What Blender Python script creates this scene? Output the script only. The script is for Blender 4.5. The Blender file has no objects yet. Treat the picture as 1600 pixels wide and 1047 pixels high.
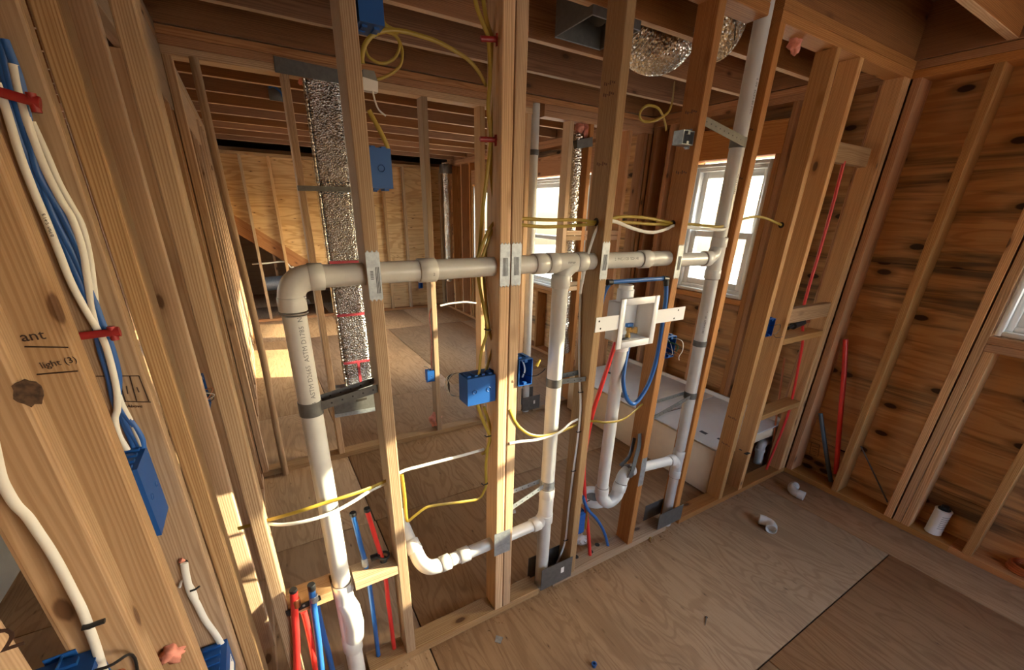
import bpy, bmesh, math, random
from mathutils import Vector, Matrix, Euler

random.seed(7)
SC = bpy.context.scene
COL = SC.collection
PI = math.pi

# ------------------------------------------------------------------ camera, sky, sun, exposure
cam_d = bpy.data.cameras.new('camera')
cam = bpy.data.objects.new('camera', cam_d)
COL.objects.link(cam)
cam_d.sensor_fit = 'HORIZONTAL'
cam_d.sensor_width = 36.0
cam_d.lens = 36.0 * 650.22 / 1600.0
cam_d.shift_y = 79.27 / 1600.0
cam_d.clip_start = 0.02
cam_d.clip_end = 300
_R = ((0.8595488829977682, -0.5104285879369775, 0.02526607120135769),
      (-0.17590010780273618, -0.3419057728009637, -0.9231249073664741),
      (0.479827958556267, 0.7890266783462008, -0.38366916874526985))
rx, ry, rz = (Vector(r) for r in _R)
m = Matrix((rx, -ry, -rz)).transposed().to_4x4()
m.translation = Vector((0, -1.18, 1.704))
cam.matrix_world = m
SC.camera = cam

SC.view_settings.view_transform = 'Standard'
SC.view_settings.look = 'None'
SC.view_settings.gamma = 1
SC.view_settings.use_curve_mapping = False
SC.view_settings.exposure = 2.0
SC.cycles.max_bounces = 14
SC.cycles.diffuse_bounces = 10
SC.cycles.glossy_bounces = 5
SC.cycles.transparent_max_bounces = 16
SC.cycles.sample_clamp_indirect = 6

SUN_DIR = Vector((-1.0, 0.36, -0.35)).normalized()
world = bpy.data.worlds.new('sky')
SC.world = world
world.use_nodes = True
wn = world.node_tree
wn.nodes.clear()
wo = wn.nodes.new('ShaderNodeOutputWorld')
wb = wn.nodes.new('ShaderNodeBackground')
ws = wn.nodes.new('ShaderNodeTexSky')
ws.sky_type = 'NISHITA'
ws.sun_disc = False
ws.sun_elevation = math.radians(22)
ws.sun_rotation = math.radians(110)
ws.air_density = 1.0
ws.dust_density = 3.0
ws.ozone_density = 0.6
wb.inputs['Strength'].default_value = 0.62
wn.links.new(ws.outputs[0], wb.inputs['Color'])
wn.links.new(wb.outputs[0], wo.inputs['Surface'])

sun_d = bpy.data.lights.new('sun', 'SUN')
sun_d.energy = 8.5
sun_d.color = (1.0, 0.84, 0.56)
sun_d.angle = math.radians(0.6)
sun = bpy.data.objects.new('sun', sun_d)
COL.objects.link(sun)
sun.rotation_euler = SUN_DIR.to_track_quat('-Z', 'Y').to_euler()
sun.location = (8, -3, 5)

# ------------------------------------------------------------------ materials
class G:
    def __init__(self, name):
        self.m = bpy.data.materials.new(name)
        self.m.use_nodes = True
        self.t = self.m.node_tree
        self.b = self.t.nodes['Principled BSDF']
    def n(self, typ, ins=None, **kw):
        nd = self.t.nodes.new('ShaderNode' + typ)
        for k, v in kw.items():
            setattr(nd, k, v)
        for k, v in (ins or {}).items():
            self.set(nd.inputs[k], v)
        return nd
    def set(self, sock, v):
        if isinstance(v, bpy.types.NodeSocket):
            self.t.links.new(v, sock)
        elif isinstance(v, bpy.types.Node):
            self.t.links.new(v.outputs[0], sock)
        else:
            sock.default_value = v
    def math(self, op, a, b=None, clamp=False):
        nd = self.n('Math', operation=op, use_clamp=clamp)
        self.set(nd.inputs[0], a)
        if b is not None:
            self.set(nd.inputs[1], b)
        return nd.outputs[0]
    def mix(self, f, a, b, blend='MIX'):
        nd = self.n('Mix', data_type='RGBA', blend_type=blend)
        self.set(nd.inputs[0], f)
        self.set(nd.inputs[6], a if isinstance(a, (bpy.types.Node, bpy.types.NodeSocket)) else (*a, 1))
        self.set(nd.inputs[7], b if isinstance(b, (bpy.types.Node, bpy.types.NodeSocket)) else (*b, 1))
        return nd.outputs[2]
    def ss(self, v, lo, hi, a=0.0, b=1.0):
        nd = self.n('MapRange', interpolation_type='SMOOTHSTEP')
        self.set(nd.inputs[0], v)
        for i, x in ((1, lo), (2, hi), (3, a), (4, b)):
            nd.inputs[i].default_value = x
        return nd.outputs[0]
    def vec(self, scale, rnd=(41.0, 57.0, 33.0), add=None):
        tc = self.n('TexCoord').outputs['Object']
        oi = self.n('ObjectInfo').outputs['Random']
        off = self.n('VectorMath', operation='SCALE')
        off.inputs[0].default_value = rnd
        self.set(off.inputs[3], oi)
        mp = self.n('VectorMath', operation='MULTIPLY')
        self.set(mp.inputs[0], tc)
        mp.inputs[1].default_value = scale
        ad = self.n('VectorMath', operation='ADD')
        self.set(ad.inputs[0], mp.outputs[0])
        self.set(ad.inputs[1], off.outputs[0])
        return ad.outputs[0]
    def noise(self, v, scale, detail=3.0, rough=0.55, dist=0.0):
        nd = self.n('TexNoise', {'Vector': v, 'Scale': scale, 'Detail': detail, 'Roughness': rough, 'Distortion': dist})
        return nd.outputs[0]
    def bump(self, h, strength=0.2, dist=0.002):
        nd = self.n('Bump', {'Height': h, 'Strength': strength, 'Distance': dist})
        self.t.links.new(nd.outputs[0], self.b.inputs['Normal'])
    def col(self, c):
        self.set(self.b.inputs['Base Color'], c if isinstance(c, (bpy.types.Node, bpy.types.NodeSocket)) else (*c, 1))
    def props(self, rough=0.5, metal=0.0, spec=None):
        self.b.inputs['Roughness'].default_value = rough
        self.b.inputs['Metallic'].default_value = metal
        if spec is not None:
            self.b.inputs['Specular IOR Level'].default_value = spec
        return self.m


def mat_wood(name, light, mid, dark, knot=(0.10, 0.045, 0.02), vary=0.35):
    g = G(name)
    v = g.vec((1, 1, 0.06))
    warp = g.noise(g.vec((9, 9, 0.9)), 1.0, 3, 0.5, 0.4)
    # growth rings about a pith that lies off the board, drawn out along it
    tc = g.n('TexCoord').outputs['Object']
    oi = g.n('ObjectInfo').outputs['Random']
    cx = g.math('MULTIPLY_ADD', oi, 0.16)
    g.t.nodes[-1].inputs[2].default_value = -0.08
    sep = g.n('SeparateXYZ', {0: tc})
    dx = g.math('ADD', sep.outputs[0], cx)
    dy = g.math('ADD', sep.outputs[1], 0.075)
    rr = g.math('SQRT', g.math('ADD', g.math('MULTIPLY', dx, dx), g.math('MULTIPLY', dy, dy)))
    ph = g.math('ADD', g.math('MULTIPLY', rr, 1350.0), g.math('MULTIPLY', warp, 46.0))
    ring = g.math('MULTIPLY_ADD', g.math('SINE', ph), 0.5)
    g.t.nodes[-1].inputs[2].default_value = 0.5
    ring = g.ss(ring, 0.15, 1.0)
    fine = g.noise(g.vec((150, 150, 2.5)), 1.0, 3, 0.6)
    broad = g.noise(g.vec((6, 6, 0.7)), 1.0, 2, 0.5)
    c = g.mix(ring, light, mid)
    fibre = g.noise(g.vec((340, 340, 5.0)), 1.0, 2, 0.6)
    c = g.mix(g.ss(ring, 0.7, 1.0, 0, 0.38), c, dark)
    c = g.mix(g.ss(fine, 0.4, 0.75, 0, 0.6), c, dark)
    c = g.mix(g.ss(fibre, 0.5, 0.8, 0, 0.5), c, dark)
    c = g.mix(g.ss(broad, 0.35, 0.75, 0, 0.4), c, mid)
    vo = g.n('TexVoronoi', {'Vector': g.vec((8.0, 8.0, 3.6)), 'Scale': 1.0, 'Randomness': 1.0})
    kd = g.math('ADD', vo.outputs['Distance'], g.math('MULTIPLY', fine, 0.04))
    c = g.mix(g.ss(kd, 0.10, 0.22, 0.7, 0.0), c, dark)
    c = g.mix(g.ss(kd, 0.085, 0.12, 0.9, 0.0), c, knot)
    hs = g.n('HueSaturation', {'Color': c})
    wn1 = g.n('TexWhiteNoise', noise_dimensions='1D')
    g.set(wn1.inputs['W'], oi)
    g.set(hs.inputs['Value'], g.ss(wn1.outputs[0], 0, 1, 1 - vary, 1 + vary * 0.55))
    g.set(hs.inputs['Saturation'], g.ss(oi, 0, 1, 0.9, 1.12))
    g.col(hs.outputs[0])
    g.bump(g.math('ADD', ring, fine), 0.25, 0.0006)
    return g.props(0.62, 0, 0.3)


def mat_ply(name, light, mid, dark, scale, streaks, knots=0.0, stain=(0.09, 0.06, 0.04), stain_amt=0.5, freq=46.0, rough=0.65, kscale=(1, 2.4, 7.0), plane='yz', val=0.03, sscale=None, fig=0.6, slo=0.5):
    # rotary-cut veneer: contour lines of a stretched noise, fine streaks, knots, weather stains
    g = G(name)
    n = g.noise(g.vec(scale), 1.0, 2.5, 0.45, 0.9)
    line = g.math('SINE', g.math('MULTIPLY', n, freq))
    line = g.ss(line, 0.1, 1.0)
    st = g.noise(g.vec(streaks), 1.0, 4, 0.6)
    st2 = g.noise(g.vec(tuple(s * 3.1 for s in streaks)), 1.0, 3, 0.6)
    big = g.noise(g.vec(sscale or tuple(s * 0.35 for s in scale)), 1.0, 5, 0.65, 0.5)
    c = g.mix(g.math('MULTIPLY', line, fig), light, mid)
    c = g.mix(g.ss(st, 0.42, 0.72, 0, 0.65), c, mid)
    c = g.mix(g.ss(st2, 0.55, 0.8, 0, 0.55), c, dark)
    c = g.mix(g.ss(big, slo, slo + 0.2, 0, stain_amt), c, stain)
    if knots > 0:
        sp = g.n('SeparateXYZ', {0: g.vec(kscale)})
        cb = g.n('CombineXYZ', {0: sp.outputs['xyz'.index(plane[0])], 1: sp.outputs['xyz'.index(plane[1])]})
        vo = g.n('TexVoronoi', {'Vector': cb.outputs[0], 'Scale': 1.0, 'Randomness': 1.0}, voronoi_dimensions='2D')
        kd = g.math('ADD', vo.outputs['Distance'], g.math('MULTIPLY', st, 0.06))
        c = g.mix(g.ss(kd, knots, knots * 2.4, 0.6, 0.0), c, dark)
        c = g.mix(g.ss(kd, knots * 0.9, knots * 1.15, 0.95, 0.0), c, (0.035, 0.016, 0.008))
    hs = g.n('HueSaturation', {'Color': c})
    g.set(hs.inputs['Value'], g.ss(g.n('ObjectInfo').outputs['Random'], 0, 1, 1 - val, 1 + val))
    g.col(hs.outputs[0])
    g.bump(g.math('ADD', line, st), 0.2, 0.0007)
    return g.props(rough, 0, 0.25)


def mat_plain(name, c, rough=0.5, metal=0.0, var=0.0, nscale=40.0, bump=0.0, spec=None):
    g = G(name)
    if var > 0:
        n = g.noise(g.vec((1, 1, 1)), nscale, 4, 0.6)
        g.col(g.mix(g.ss(n, 0.3, 0.7), tuple(x * (1 - var) for x in c), tuple(min(1, x * (1 + var)) for x in c)))
        if bump:
            g.bump(n, bump, 0.001)
    else:
        g.col(c)
    return g.props(rough, metal, spec)


def mat_foil(name, c, scale, strength, dist, rough=0.22):
    g = G(name)
    vo = g.n('TexVoronoi', {'Vector': g.vec((1, 1, 1)), 'Scale': scale})
    ns = g.noise(g.vec((1, 1, 1)), scale * 0.35, 3, 0.6, 0.5)
    g.col(g.mix(g.ss(ns, 0.3, 0.7), tuple(x * 0.8 for x in c), c))
    g.bump(g.math('ADD', vo.outputs['Distance'], g.math('MULTIPLY', ns, 0.8)), strength, dist)
    return g.props(rough, 1.0)


def mat_glass(name):
    g = G(name)
    g.t.nodes.remove(g.b)
    out = g.t.nodes['Material Output']
    tr = g.n('BsdfTransparent', {'Color': (0.94, 0.97, 0.96, 1)})
    gl = g.n('BsdfGlossy', {'Roughness': 0.02, 'Color': (1, 1, 1, 1)})
    mx = g.n('MixShader', {0: 0.06, 1: tr.outputs[0], 2: gl.outputs[0]})
    g.t.links.new(mx.outputs[0], out.inputs['Surface'])
    return g.m


M = {}
M['wood'] = mat_wood('framing_lumber', (0.62, 0.425, 0.25), (0.49, 0.305, 0.16), (0.31, 0.17, 0.08))
M['wood_left'] = mat_wood('framing_lumber_tan', (0.49, 0.33, 0.205), (0.42, 0.27, 0.158), (0.31, 0.185, 0.10), vary=0.2)
M['wood_warm'] = mat_wood('lumber_warm', (0.63, 0.365, 0.165), (0.51, 0.26, 0.10), (0.31, 0.14, 0.05), vary=0.25)
M['joist_edge_lit'] = mat_wood('joist_edge_lit', (0.60, 0.42, 0.28), (0.52, 0.34, 0.21), (0.38, 0.22, 0.12), vary=0.15)  # lighter joist edges: bounce light from the floor painted into the colour
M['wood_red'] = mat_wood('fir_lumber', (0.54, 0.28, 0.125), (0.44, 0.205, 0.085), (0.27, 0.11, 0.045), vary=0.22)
M['joist'] = mat_wood('joist_face_shaded', (0.36, 0.175, 0.08), (0.29, 0.13, 0.055), (0.18, 0.075, 0.035), vary=0.25)  # darker joist faces: ceiling shade painted into the wood colour
M['floor'] = mat_ply('subfloor_plywood', (0.42, 0.27, 0.15), (0.29, 0.172, 0.087), (0.14, 0.078, 0.038), (4.0, 0.8, 4.0), (48, 3.0, 48), 0.032, (0.19, 0.118, 0.066), 0.28, 105, 0.6, kscale=(6.0, 2.2, 1), plane='xy', fig=0.6, sscale=(3.2, 0.9, 3))
M['sheath'] = mat_ply('sheathing_plywood', (0.60, 0.345, 0.15), (0.43, 0.215, 0.085), (0.15, 0.072, 0.035), (6.0, 0.75, 6.0), (40, 1.0, 26), 0.12, (0.095, 0.066, 0.045), 0.9, 40, 0.6, kscale=(1, 2.8, 6.0), plane='yz', fig=0.7, sscale=(1, 0.45, 8.0), slo=0.47)
M['sheath_back'] = mat_ply('sheathing_plywood_back', (0.66, 0.44, 0.22), (0.48, 0.285, 0.12), (0.27, 0.14, 0.06), (0.9, 6.0, 5.5), (1.6, 40, 40), 0.05, (0.34, 0.22, 0.12), 0.35, 40, 0.6, kscale=(2.2, 1, 7.0), plane='xz', fig=0.85)
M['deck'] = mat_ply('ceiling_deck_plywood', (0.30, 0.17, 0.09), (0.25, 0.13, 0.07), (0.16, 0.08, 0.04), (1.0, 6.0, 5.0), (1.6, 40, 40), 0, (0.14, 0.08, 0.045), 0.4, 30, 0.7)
M['gap'] = mat_plain('dark_joint', (0.03, 0.022, 0.016), 0.9)
M['pvc'] = mat_plain('pvc_pipe', (0.56, 0.555, 0.535), 0.32, 0, 0.06, 9)
M['pvc_white'] = mat_plain('pvc_fitting', (0.64, 0.635, 0.61), 0.3, 0, 0.04, 12)
M['primer'] = mat_plain('joint_line', (0.22, 0.19, 0.17), 0.5)
M['ink'] = mat_plain('black_ink', (0.03, 0.03, 0.035), 0.6)
M['ink_grey'] = mat_plain('grey_ink', (0.16, 0.16, 0.17), 0.6)
M['ink_brown'] = mat_plain('marker_ink', (0.035, 0.015, 0.01), 0.6)
M['stamp'] = mat_plain('faint_stamp_ink', (0.14, 0.065, 0.035), 0.7)
M['knot'] = mat_plain('loose_knot', (0.075, 0.042, 0.025), 0.8, 0, 0.5, 120)
M['galv'] = mat_plain('galvanized_steel', (0.36, 0.385, 0.41), 0.5, 0.7, 0.14, 60)
M['steel'] = mat_plain('grey_strap_steel', (0.13, 0.13, 0.13), 0.55, 0.5, 0.12, 50)
M['shoe'] = mat_plain('dark_plate_steel', (0.16, 0.155, 0.145), 0.5, 0.6, 0.1, 40)
M['foil'] = mat_foil('foil_bubble_wrap', (0.60, 0.585, 0.58), 110, 0.75, 0.006, 0.2)
M['flex'] = mat_foil('flex_duct_foil', (0.74, 0.70, 0.64), 70, 0.8, 0.006, 0.26)
M['redtape'] = mat_plain('red_tape_print', (0.45, 0.06, 0.08), 0.4, 0.3)
M['blue_box'] = mat_plain('blue_plastic_box', (0.010, 0.075, 0.29), 0.45, spec=0.3)
M['blue_dark'] = mat_plain('blue_plastic_inside', (0.012, 0.07, 0.26), 0.45)
M['pex_blue'] = mat_plain('blue_pex', (0.02, 0.11, 0.36), 0.33)
M['pex_red'] = mat_plain('red_pex', (0.66, 0.035, 0.03), 0.33)
M['pex_slate'] = mat_plain('slate_tube', (0.05, 0.09, 0.13), 0.35)
M['yellow'] = mat_plain('yellow_cable', (0.34, 0.235, 0.03), 0.42)
M['white_cable'] = mat_plain('white_cable', (0.68, 0.67, 0.63), 0.45)
M['blue_cable'] = mat_plain('blue_cable', (0.02, 0.10, 0.36), 0.42)
M['black'] = mat_plain('black_plastic', (0.012, 0.012, 0.014), 0.4)
M['red_clip'] = mat_plain('red_clip_plastic', (0.28, 0.018, 0.02), 0.42)
M['copper'] = mat_plain('copper', (0.72, 0.30, 0.16), 0.3, 1.0)
M['brass'] = mat_plain('brass', (0.72, 0.50, 0.20), 0.3, 1.0)
M['white_plastic'] = mat_plain('white_plastic', (0.80, 0.80, 0.81), 0.35)
M['vinyl'] = mat_plain('white_vinyl', (0.82, 0.83, 0.83), 0.3)
M['pink'] = mat_plain('pink_insulation', (0.68, 0.27, 0.20), 0.95, 0, 0.2, 30, 0.4)
M['card_grey'] = mat_plain('grey_cardboard', (0.66, 0.645, 0.625), 0.75, 0, 0.05, 6)
M['card_cream'] = mat_plain('cream_cardboard', (0.72, 0.58, 0.40), 0.8, 0, 0.04, 8)
M['enamel'] = mat_plain('white_enamel', (0.8, 0.8, 0.78), 0.15)
M['label_white'] = mat_plain('paper_label', (0.8, 0.8, 0.76), 0.6)
M['green'] = mat_plain('green_wire', (0.02, 0.12, 0.05), 0.5)
M['nut_yellow'] = mat_plain('yellow_wire_nut', (0.80, 0.66, 0.10), 0.4)
M['glass'] = mat_glass('window_glass')
M['ground'] = mat_plain('pale_ground', (0.42, 0.39, 0.34), 0.95, 0, 0.15, 0.4)
M['shade_wall'] = mat_plain('grey_wrap', (0.30, 0.28, 0.25), 0.8, 0, 0.1, 3)

# ------------------------------------------------------------------ mesh helpers
def link(name, me, mat, parent, loc, rot=None):
    o = bpy.data.objects.new(name, me)
    COL.objects.link(o)
    if mat is not None and not me.materials:
        me.materials.append(mat)
    p = Vector(loc)
    if parent is not None:
        o.parent = parent
        q = parent
        while q is not None:
            p = p - q.location
            q = q.parent
    o.location = p
    if rot is not None:
        o.rotation_euler = rot
    return o


class MB:
    """collects shapes given in world coordinates and links them as one mesh"""
    def __init__(self):
        self.v, self.f, self.s = [], [], []
    def add(self, vs, fs, smooth=False):
        k = len(self.v)
        self.v += [Vector(p) for p in vs]
        for f in fs:
            self.f.append([i + k for i in f])
            self.s.append(smooth)
        return self
    def box(self, lo, hi, mtx=None):
        vs = [Vector((x, y, z)) for x in (lo[0], hi[0]) for y in (lo[1], hi[1]) for z in (lo[2], hi[2])]
        if mtx is not None:
            vs = [mtx @ p for p in vs]
        return self.add(vs, [(0, 1, 3, 2), (4, 6, 7, 5), (0, 4, 5, 1), (2, 3, 7, 6), (0, 2, 6, 4), (1, 5, 7, 3)])
    def sweep(self, pts, rx, ry=None, seg=10, caps=True, up=None, twist=0.0, smooth=True, radii=None, closed=False):
        ry = rx if ry is None else ry
        pts = [Vector(p) for p in pts]
        n = len(pts)
        T = []
        for i in range(n):
            if closed:
                a, b = pts[(i - 1) % n], pts[(i + 1) % n]
            else:
                a, b = pts[max(0, i - 1)], pts[min(n - 1, i + 1)]
            d = b - a
            T.append(d.normalized() if d.length > 1e-9 else (T[-1] if T else Vector((0, 0, 1))))
        u = Vector(up) if up is not None else (Vector((0, 0, 1)) if abs(T[0].z) < 0.9 else Vector((1, 0, 0)))
        u = (u - T[0] * u.dot(T[0])).normalized()
        vs = []
        for i in range(n):
            u = u - T[i] * u.dot(T[i])
            u = u.normalized() if u.length > 1e-6 else T[i].orthogonal().normalized()
            w = T[i].cross(u)
            k = radii[i] if radii else 1.0
            for j in range(seg):
                a = 2 * PI * j / seg + twist
                vs.append(pts[i] + u * (math.cos(a) * rx * k) + w * (math.sin(a) * ry * k))
        fs = []
        for i in range(n if closed else n - 1):
            i2 = (i + 1) % n
            for j in range(seg):
                j2 = (j + 1) % seg
                fs.append((i * seg + j, i * seg + j2, i2 * seg + j2, i2 * seg + j))
        self.add(vs, fs, smooth)
        if caps and not closed:
            k = len(self.v) - len(vs)
            self.f.append([k + j for j in reversed(range(seg))]); self.s.append(False)
            self.f.append([k + (n - 1) * seg + j for j in range(seg)]); self.s.append(False)
        return self
    def cyl(self, p0, p1, prof, seg=20, caps=True):
        """solid of revolution about p0->p1; prof = (distance along, radius)"""
        p0, p1 = Vector(p0), Vector(p1)
        d = (p1 - p0).normalized()
        u = d.orthogonal().normalized()
        w = d.cross(u)
        vs = []
        for t, r in prof:
            for j in range(seg):
                a = 2 * PI * j / seg
                vs.append(p0 + d * t + (u * math.cos(a) + w * math.sin(a)) * r)
        fs = []
        for i in range(len(prof) - 1):
            for j in range(seg):
                j2 = (j + 1) % seg
                fs.append((i * seg + j, i * seg + j2, (i + 1) * seg + j2, (i + 1) * seg + j))
        k = len(self.v)
        self.add(vs, fs, True)
        if caps:
            self.f.append([k + j for j in reversed(range(seg))]); self.s.append(False)
            self.f.append([k + (len(prof) - 1) * seg + j for j in range(seg)]); self.s.append(False)
        return self
    def prism(self, poly, n, h):
        """polygon (world points) pushed h along n"""
        n = Vector(n) * h
        a = [Vector(p) for p in poly]
        k = len(a)
        return self.add(a + [p + n for p in a], [list(reversed(range(k))), [k + i for i in range(k)]] +
                        [(i, (i + 1) % k, k + (i + 1) % k, k + i) for i in range(k)])
    def build(self, name, mat, parent=None, bevel=0.0, loc=None):
        c = Vector((0, 0, 0))
        if loc is not None:
            c = Vector(loc)
        else:
            lo = Vector([min(p[i] for p in self.v) for i in range(3)])
            hi = Vector([max(p[i] for p in self.v) for i in range(3)])
            c = (lo + hi) / 2
        me = bpy.data.meshes.new(name)
        me.from_pydata([p - c for p in self.v], [], self.f)
        me.polygons.foreach_set('use_smooth', self.s)
        bm = bmesh.new()
        bm.from_mesh(me)
        bmesh.ops.recalc_face_normals(bm, faces=bm.faces)
        if bevel > 0:
            bmesh.ops.bevel(bm, geom=[e for e in bm.edges if e.is_manifold and e.calc_face_angle(0) > 0.6], offset=bevel, segments=1, affect='EDGES')
        bm.to_mesh(me)
        bm.free()
        # keep hard corners hard on smooth sweeps
        try:
            me.set_sharp_from_angle(angle=math.radians(50))
        except Exception:
            pass
        return link(name, me, M[mat], parent, c)


_cache = {}
ROT = {'z': None, 'x': (0, PI / 2, 0), 'y': (-PI / 2, 0, 0)}

def board_mesh(a, b, L, bev, mat):
    key = (round(a, 4), round(b, 4), round(L, 4), bev, mat)
    if key not in _cache:
        bm = bmesh.new()
        bmesh.ops.create_cube(bm, size=1.0)
        bmesh.ops.scale(bm, vec=(a, b, L), verts=bm.verts)
        es = [e for e in bm.edges if abs(e.verts[0].co.z - e.verts[1].co.z) > L * 0.5]
        if bev > 0:
            bmesh.ops.bevel(bm, geom=es, offset=bev, segments=2, profile=0.5, affect='EDGES')
        me = bpy.data.meshes.new('board')
        bm.to_mesh(me)
        bm.free()
        me.materials.append(M[mat])
        _cache[key] = me
    return _cache[key]


def board(parent, name, lo, hi, axis='z', mat='wood', bev=0.0035):
    """sawn board filling the box lo..hi, grain along axis"""
    lo, hi = Vector(lo), Vector(hi)
    d = hi - lo
    if axis == 'z':
        me = board_mesh(d.x, d.y, d.z, bev, mat)
    elif axis == 'x':
        me = board_mesh(d.z, d.y, d.x, bev, mat)
    else:
        me = board_mesh(d.x, d.z, d.y, bev, mat)
    return link(name, me, None, parent, (lo + hi) / 2, ROT[axis])


def board_between(parent, name, p0, p1, a, b, mat='wood', side=(0, -1, 0), bev=0.0035):
    """board whose long axis runs p0->p1; b is its size along side"""
    p0, p1 = Vector(p0), Vector(p1)
    zc = (p1 - p0).normalized()
    yc = Vector(side)
    yc = (yc - zc * yc.dot(zc)).normalized()
    xc = yc.cross(zc)
    me = board_mesh(a, b, (p1 - p0).length, bev, mat)
    mt = Matrix((xc, yc, zc)).transposed()
    return link(name, me, None, parent, (p0 + p1) / 2, mt.to_euler())


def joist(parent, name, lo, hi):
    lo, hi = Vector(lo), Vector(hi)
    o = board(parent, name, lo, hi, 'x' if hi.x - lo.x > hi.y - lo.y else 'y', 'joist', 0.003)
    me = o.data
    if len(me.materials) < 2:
        me.materials.append(M['joist_edge_lit'])
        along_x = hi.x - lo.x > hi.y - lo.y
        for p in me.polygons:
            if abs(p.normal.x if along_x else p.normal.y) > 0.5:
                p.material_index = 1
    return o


def spline(pts, k=6, closed=False):
    pts = [Vector(p) for p in pts]
    n = len(pts)
    if n < 3:
        return pts
    out = []
    rng = range(n if closed else n - 1)
    for i in rng:
        if closed:
            p0, p1, p2, p3 = pts[(i - 1) % n], pts[i], pts[(i + 1) % n], pts[(i + 2) % n]
        else:
            p1, p2 = pts[i], pts[i + 1]
            p0 = pts[i - 1] if i > 0 else p1 * 2 - p2
            p3 = pts[i + 2] if i + 2 < n else p2 * 2 - p1
        for j in range(k):
            t = j / k
            out.append(0.5 * ((2 * p1) + (p2 - p0) * t + (2 * p0 - 5 * p1 + 4 * p2 - p3) * t * t + (3 * p1 - p0 - 3 * p2 + p3) * t ** 3))
    if not closed:
        out.append(pts[-1])
    return out


def structure(name, loc=(0, 0, 0)):
    o = bpy.data.objects.new(name, None)
    COL.objects.link(o)
    o.location = loc
    o['kind'] = 'structure'
    return o


def thing(name, loc, label, cat, group=None):
    o = bpy.data.objects.new(name, None)
    COL.objects.link(o)
    o.location = loc
    o.empty_display_size = 0.05
    return tag(o, label, cat, group)


def tag(o, label, cat, group=None):
    o['label'] = label
    o['category'] = cat
    if group:
        o['group'] = group
    return o


def part_label(o, label):
    o['label'] = label
    return o


def text_mesh(txt, size, depth=0.0004):
    cu = bpy.data.curves.new('lettering', 'FONT')
    cu.body = txt
    cu.size = size
    cu.align_x = 'CENTER'
    cu.align_y = 'CENTER'
    cu.extrude = depth
    cu.resolution_u = 2
    ob = bpy.data.objects.new('lettering', cu)
    COL.objects.link(ob)
    dg = bpy.context.evaluated_depsgraph_get()
    me = bpy.data.meshes.new_from_object(ob.evaluated_get(dg))
    bpy.data.objects.remove(ob)
    bpy.data.curves.remove(cu)
    return me


def lettering(parent, txt, size, org, xdir, ydir, mat='ink', name='lettering'):
    """flat letters centred on org, reading along xdir, tops towards ydir"""
    me = text_mesh(txt, size)
    x, y = Vector(xdir).normalized(), Vector(ydir).normalized()
    z = x.cross(y)
    for v in me.vertices:
        v.co = x * v.co.x + y * v.co.y + z * v.co.z
    me.materials.clear()
    return link(name, me, M[mat], parent, org)


def pipe_lettering(parent, txt, size, c, axis, face, r, name='lettering', mat='ink'):
    """letters wrapped on a pipe of radius r: read along axis, centred on the side that looks towards face"""
    me = text_mesh(txt, size, 0.0)
    ax, fc = Vector(axis).normalized(), Vector(face)
    fc = (fc - ax * fc.dot(ax)).normalized()
    up = fc.cross(ax)
    for v in me.vertices:
        a = v.co.y / r
        v.co = ax * v.co.x + (fc * math.cos(a) + up * math.sin(a)) * (r + 0.0006)
    me.materials.clear()
    return link(name, me, M[mat], parent, c)

# ------------------------------------------------------------------ ground, floor, ceiling
gm = MB().box((-60, -60, -3.3), (60, 60, -3.2)).build('ground', 'ground')
gm['kind'] = 'structure'

floor = MB().box((-3.3, -3.3, -0.06), (3.215, 9.6, -0.0185)).build('floor', 'gap')
floor['kind'] = 'structure'
FL = [(2.754, -3.3, 3.215, 0.60), (2.754, 0.60, 3.215, 2.647), (1.56, -3.18, 2.754, -0.745), (0.34, -3.18, 1.56, -0.745), (-0.88, -3.18, 0.34, -0.745),
      (-2.10, -3.18, -0.88, -0.745), (-3.3, -3.18, -2.10, -0.745), (-3.3, -3.3, 2.754, -3.18), (0.35, -0.745, 2.754, 0.906), (-2.08, -0.745, 0.35, 0.906), (-3.3, -0.745, -2.08, 0.906),
      (0.345, 0.906, 2.754, 2.647), (-2.1, 0.906, 0.345, 2.647), (-3.3, 0.906, -2.1, 2.647),
      (-0.85, 2.647, 0.37, 5.16), (0.37, 2.647, 1.592, 5.16), (1.592, 2.647, 2.81, 5.16), (2.81, 2.647, 3.215, 5.16), (-3.3, 2.647, -0.85, 5.16),
      (-1.46, 5.16, -0.24, 7.6), (-0.24, 5.16, 0.98, 7.6), (0.98, 5.16, 2.2, 7.6), (2.2, 5.16, 3.215, 7.6), (-3.3, 5.16, -1.46, 7.6), (-3.3, 7.6, 3.215, 9.6)]
for x0, y0, x1, y1 in FL:
    g = 0.003
    MB().box((x0 + g, y0 + g, -0.018), (x1 - g, y1 - g, 0)).build('floor_panel', 'floor', floor, bevel=0.001)

ceiling = structure('ceiling')
JB, JH = 2.468, 0.235
JY = [-3.0, -2.55, -2.1, -1.65, -1.2, -0.76, -0.335, 0.0255, 0.472, 0.908, 1.318, 1.725, 2.17, 2.62, 3.08, 3.54, 3.99, 4.44, 4.88, 5.38, 5.86]
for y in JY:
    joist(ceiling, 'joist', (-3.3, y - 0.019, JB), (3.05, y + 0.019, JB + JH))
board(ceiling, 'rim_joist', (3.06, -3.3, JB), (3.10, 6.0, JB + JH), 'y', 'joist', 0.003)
for i in range(4):
    for j in range(7):
        x0, y0 = -3.3 + i * 1.63, -3.3 + j * 1.86
        MB().box((x0 + .002, y0 + .002, JB + JH), (x0 + 1.628, y0 + 1.858, JB + JH + 0.02)).build('ceiling_panel', 'deck', ceiling)

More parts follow.
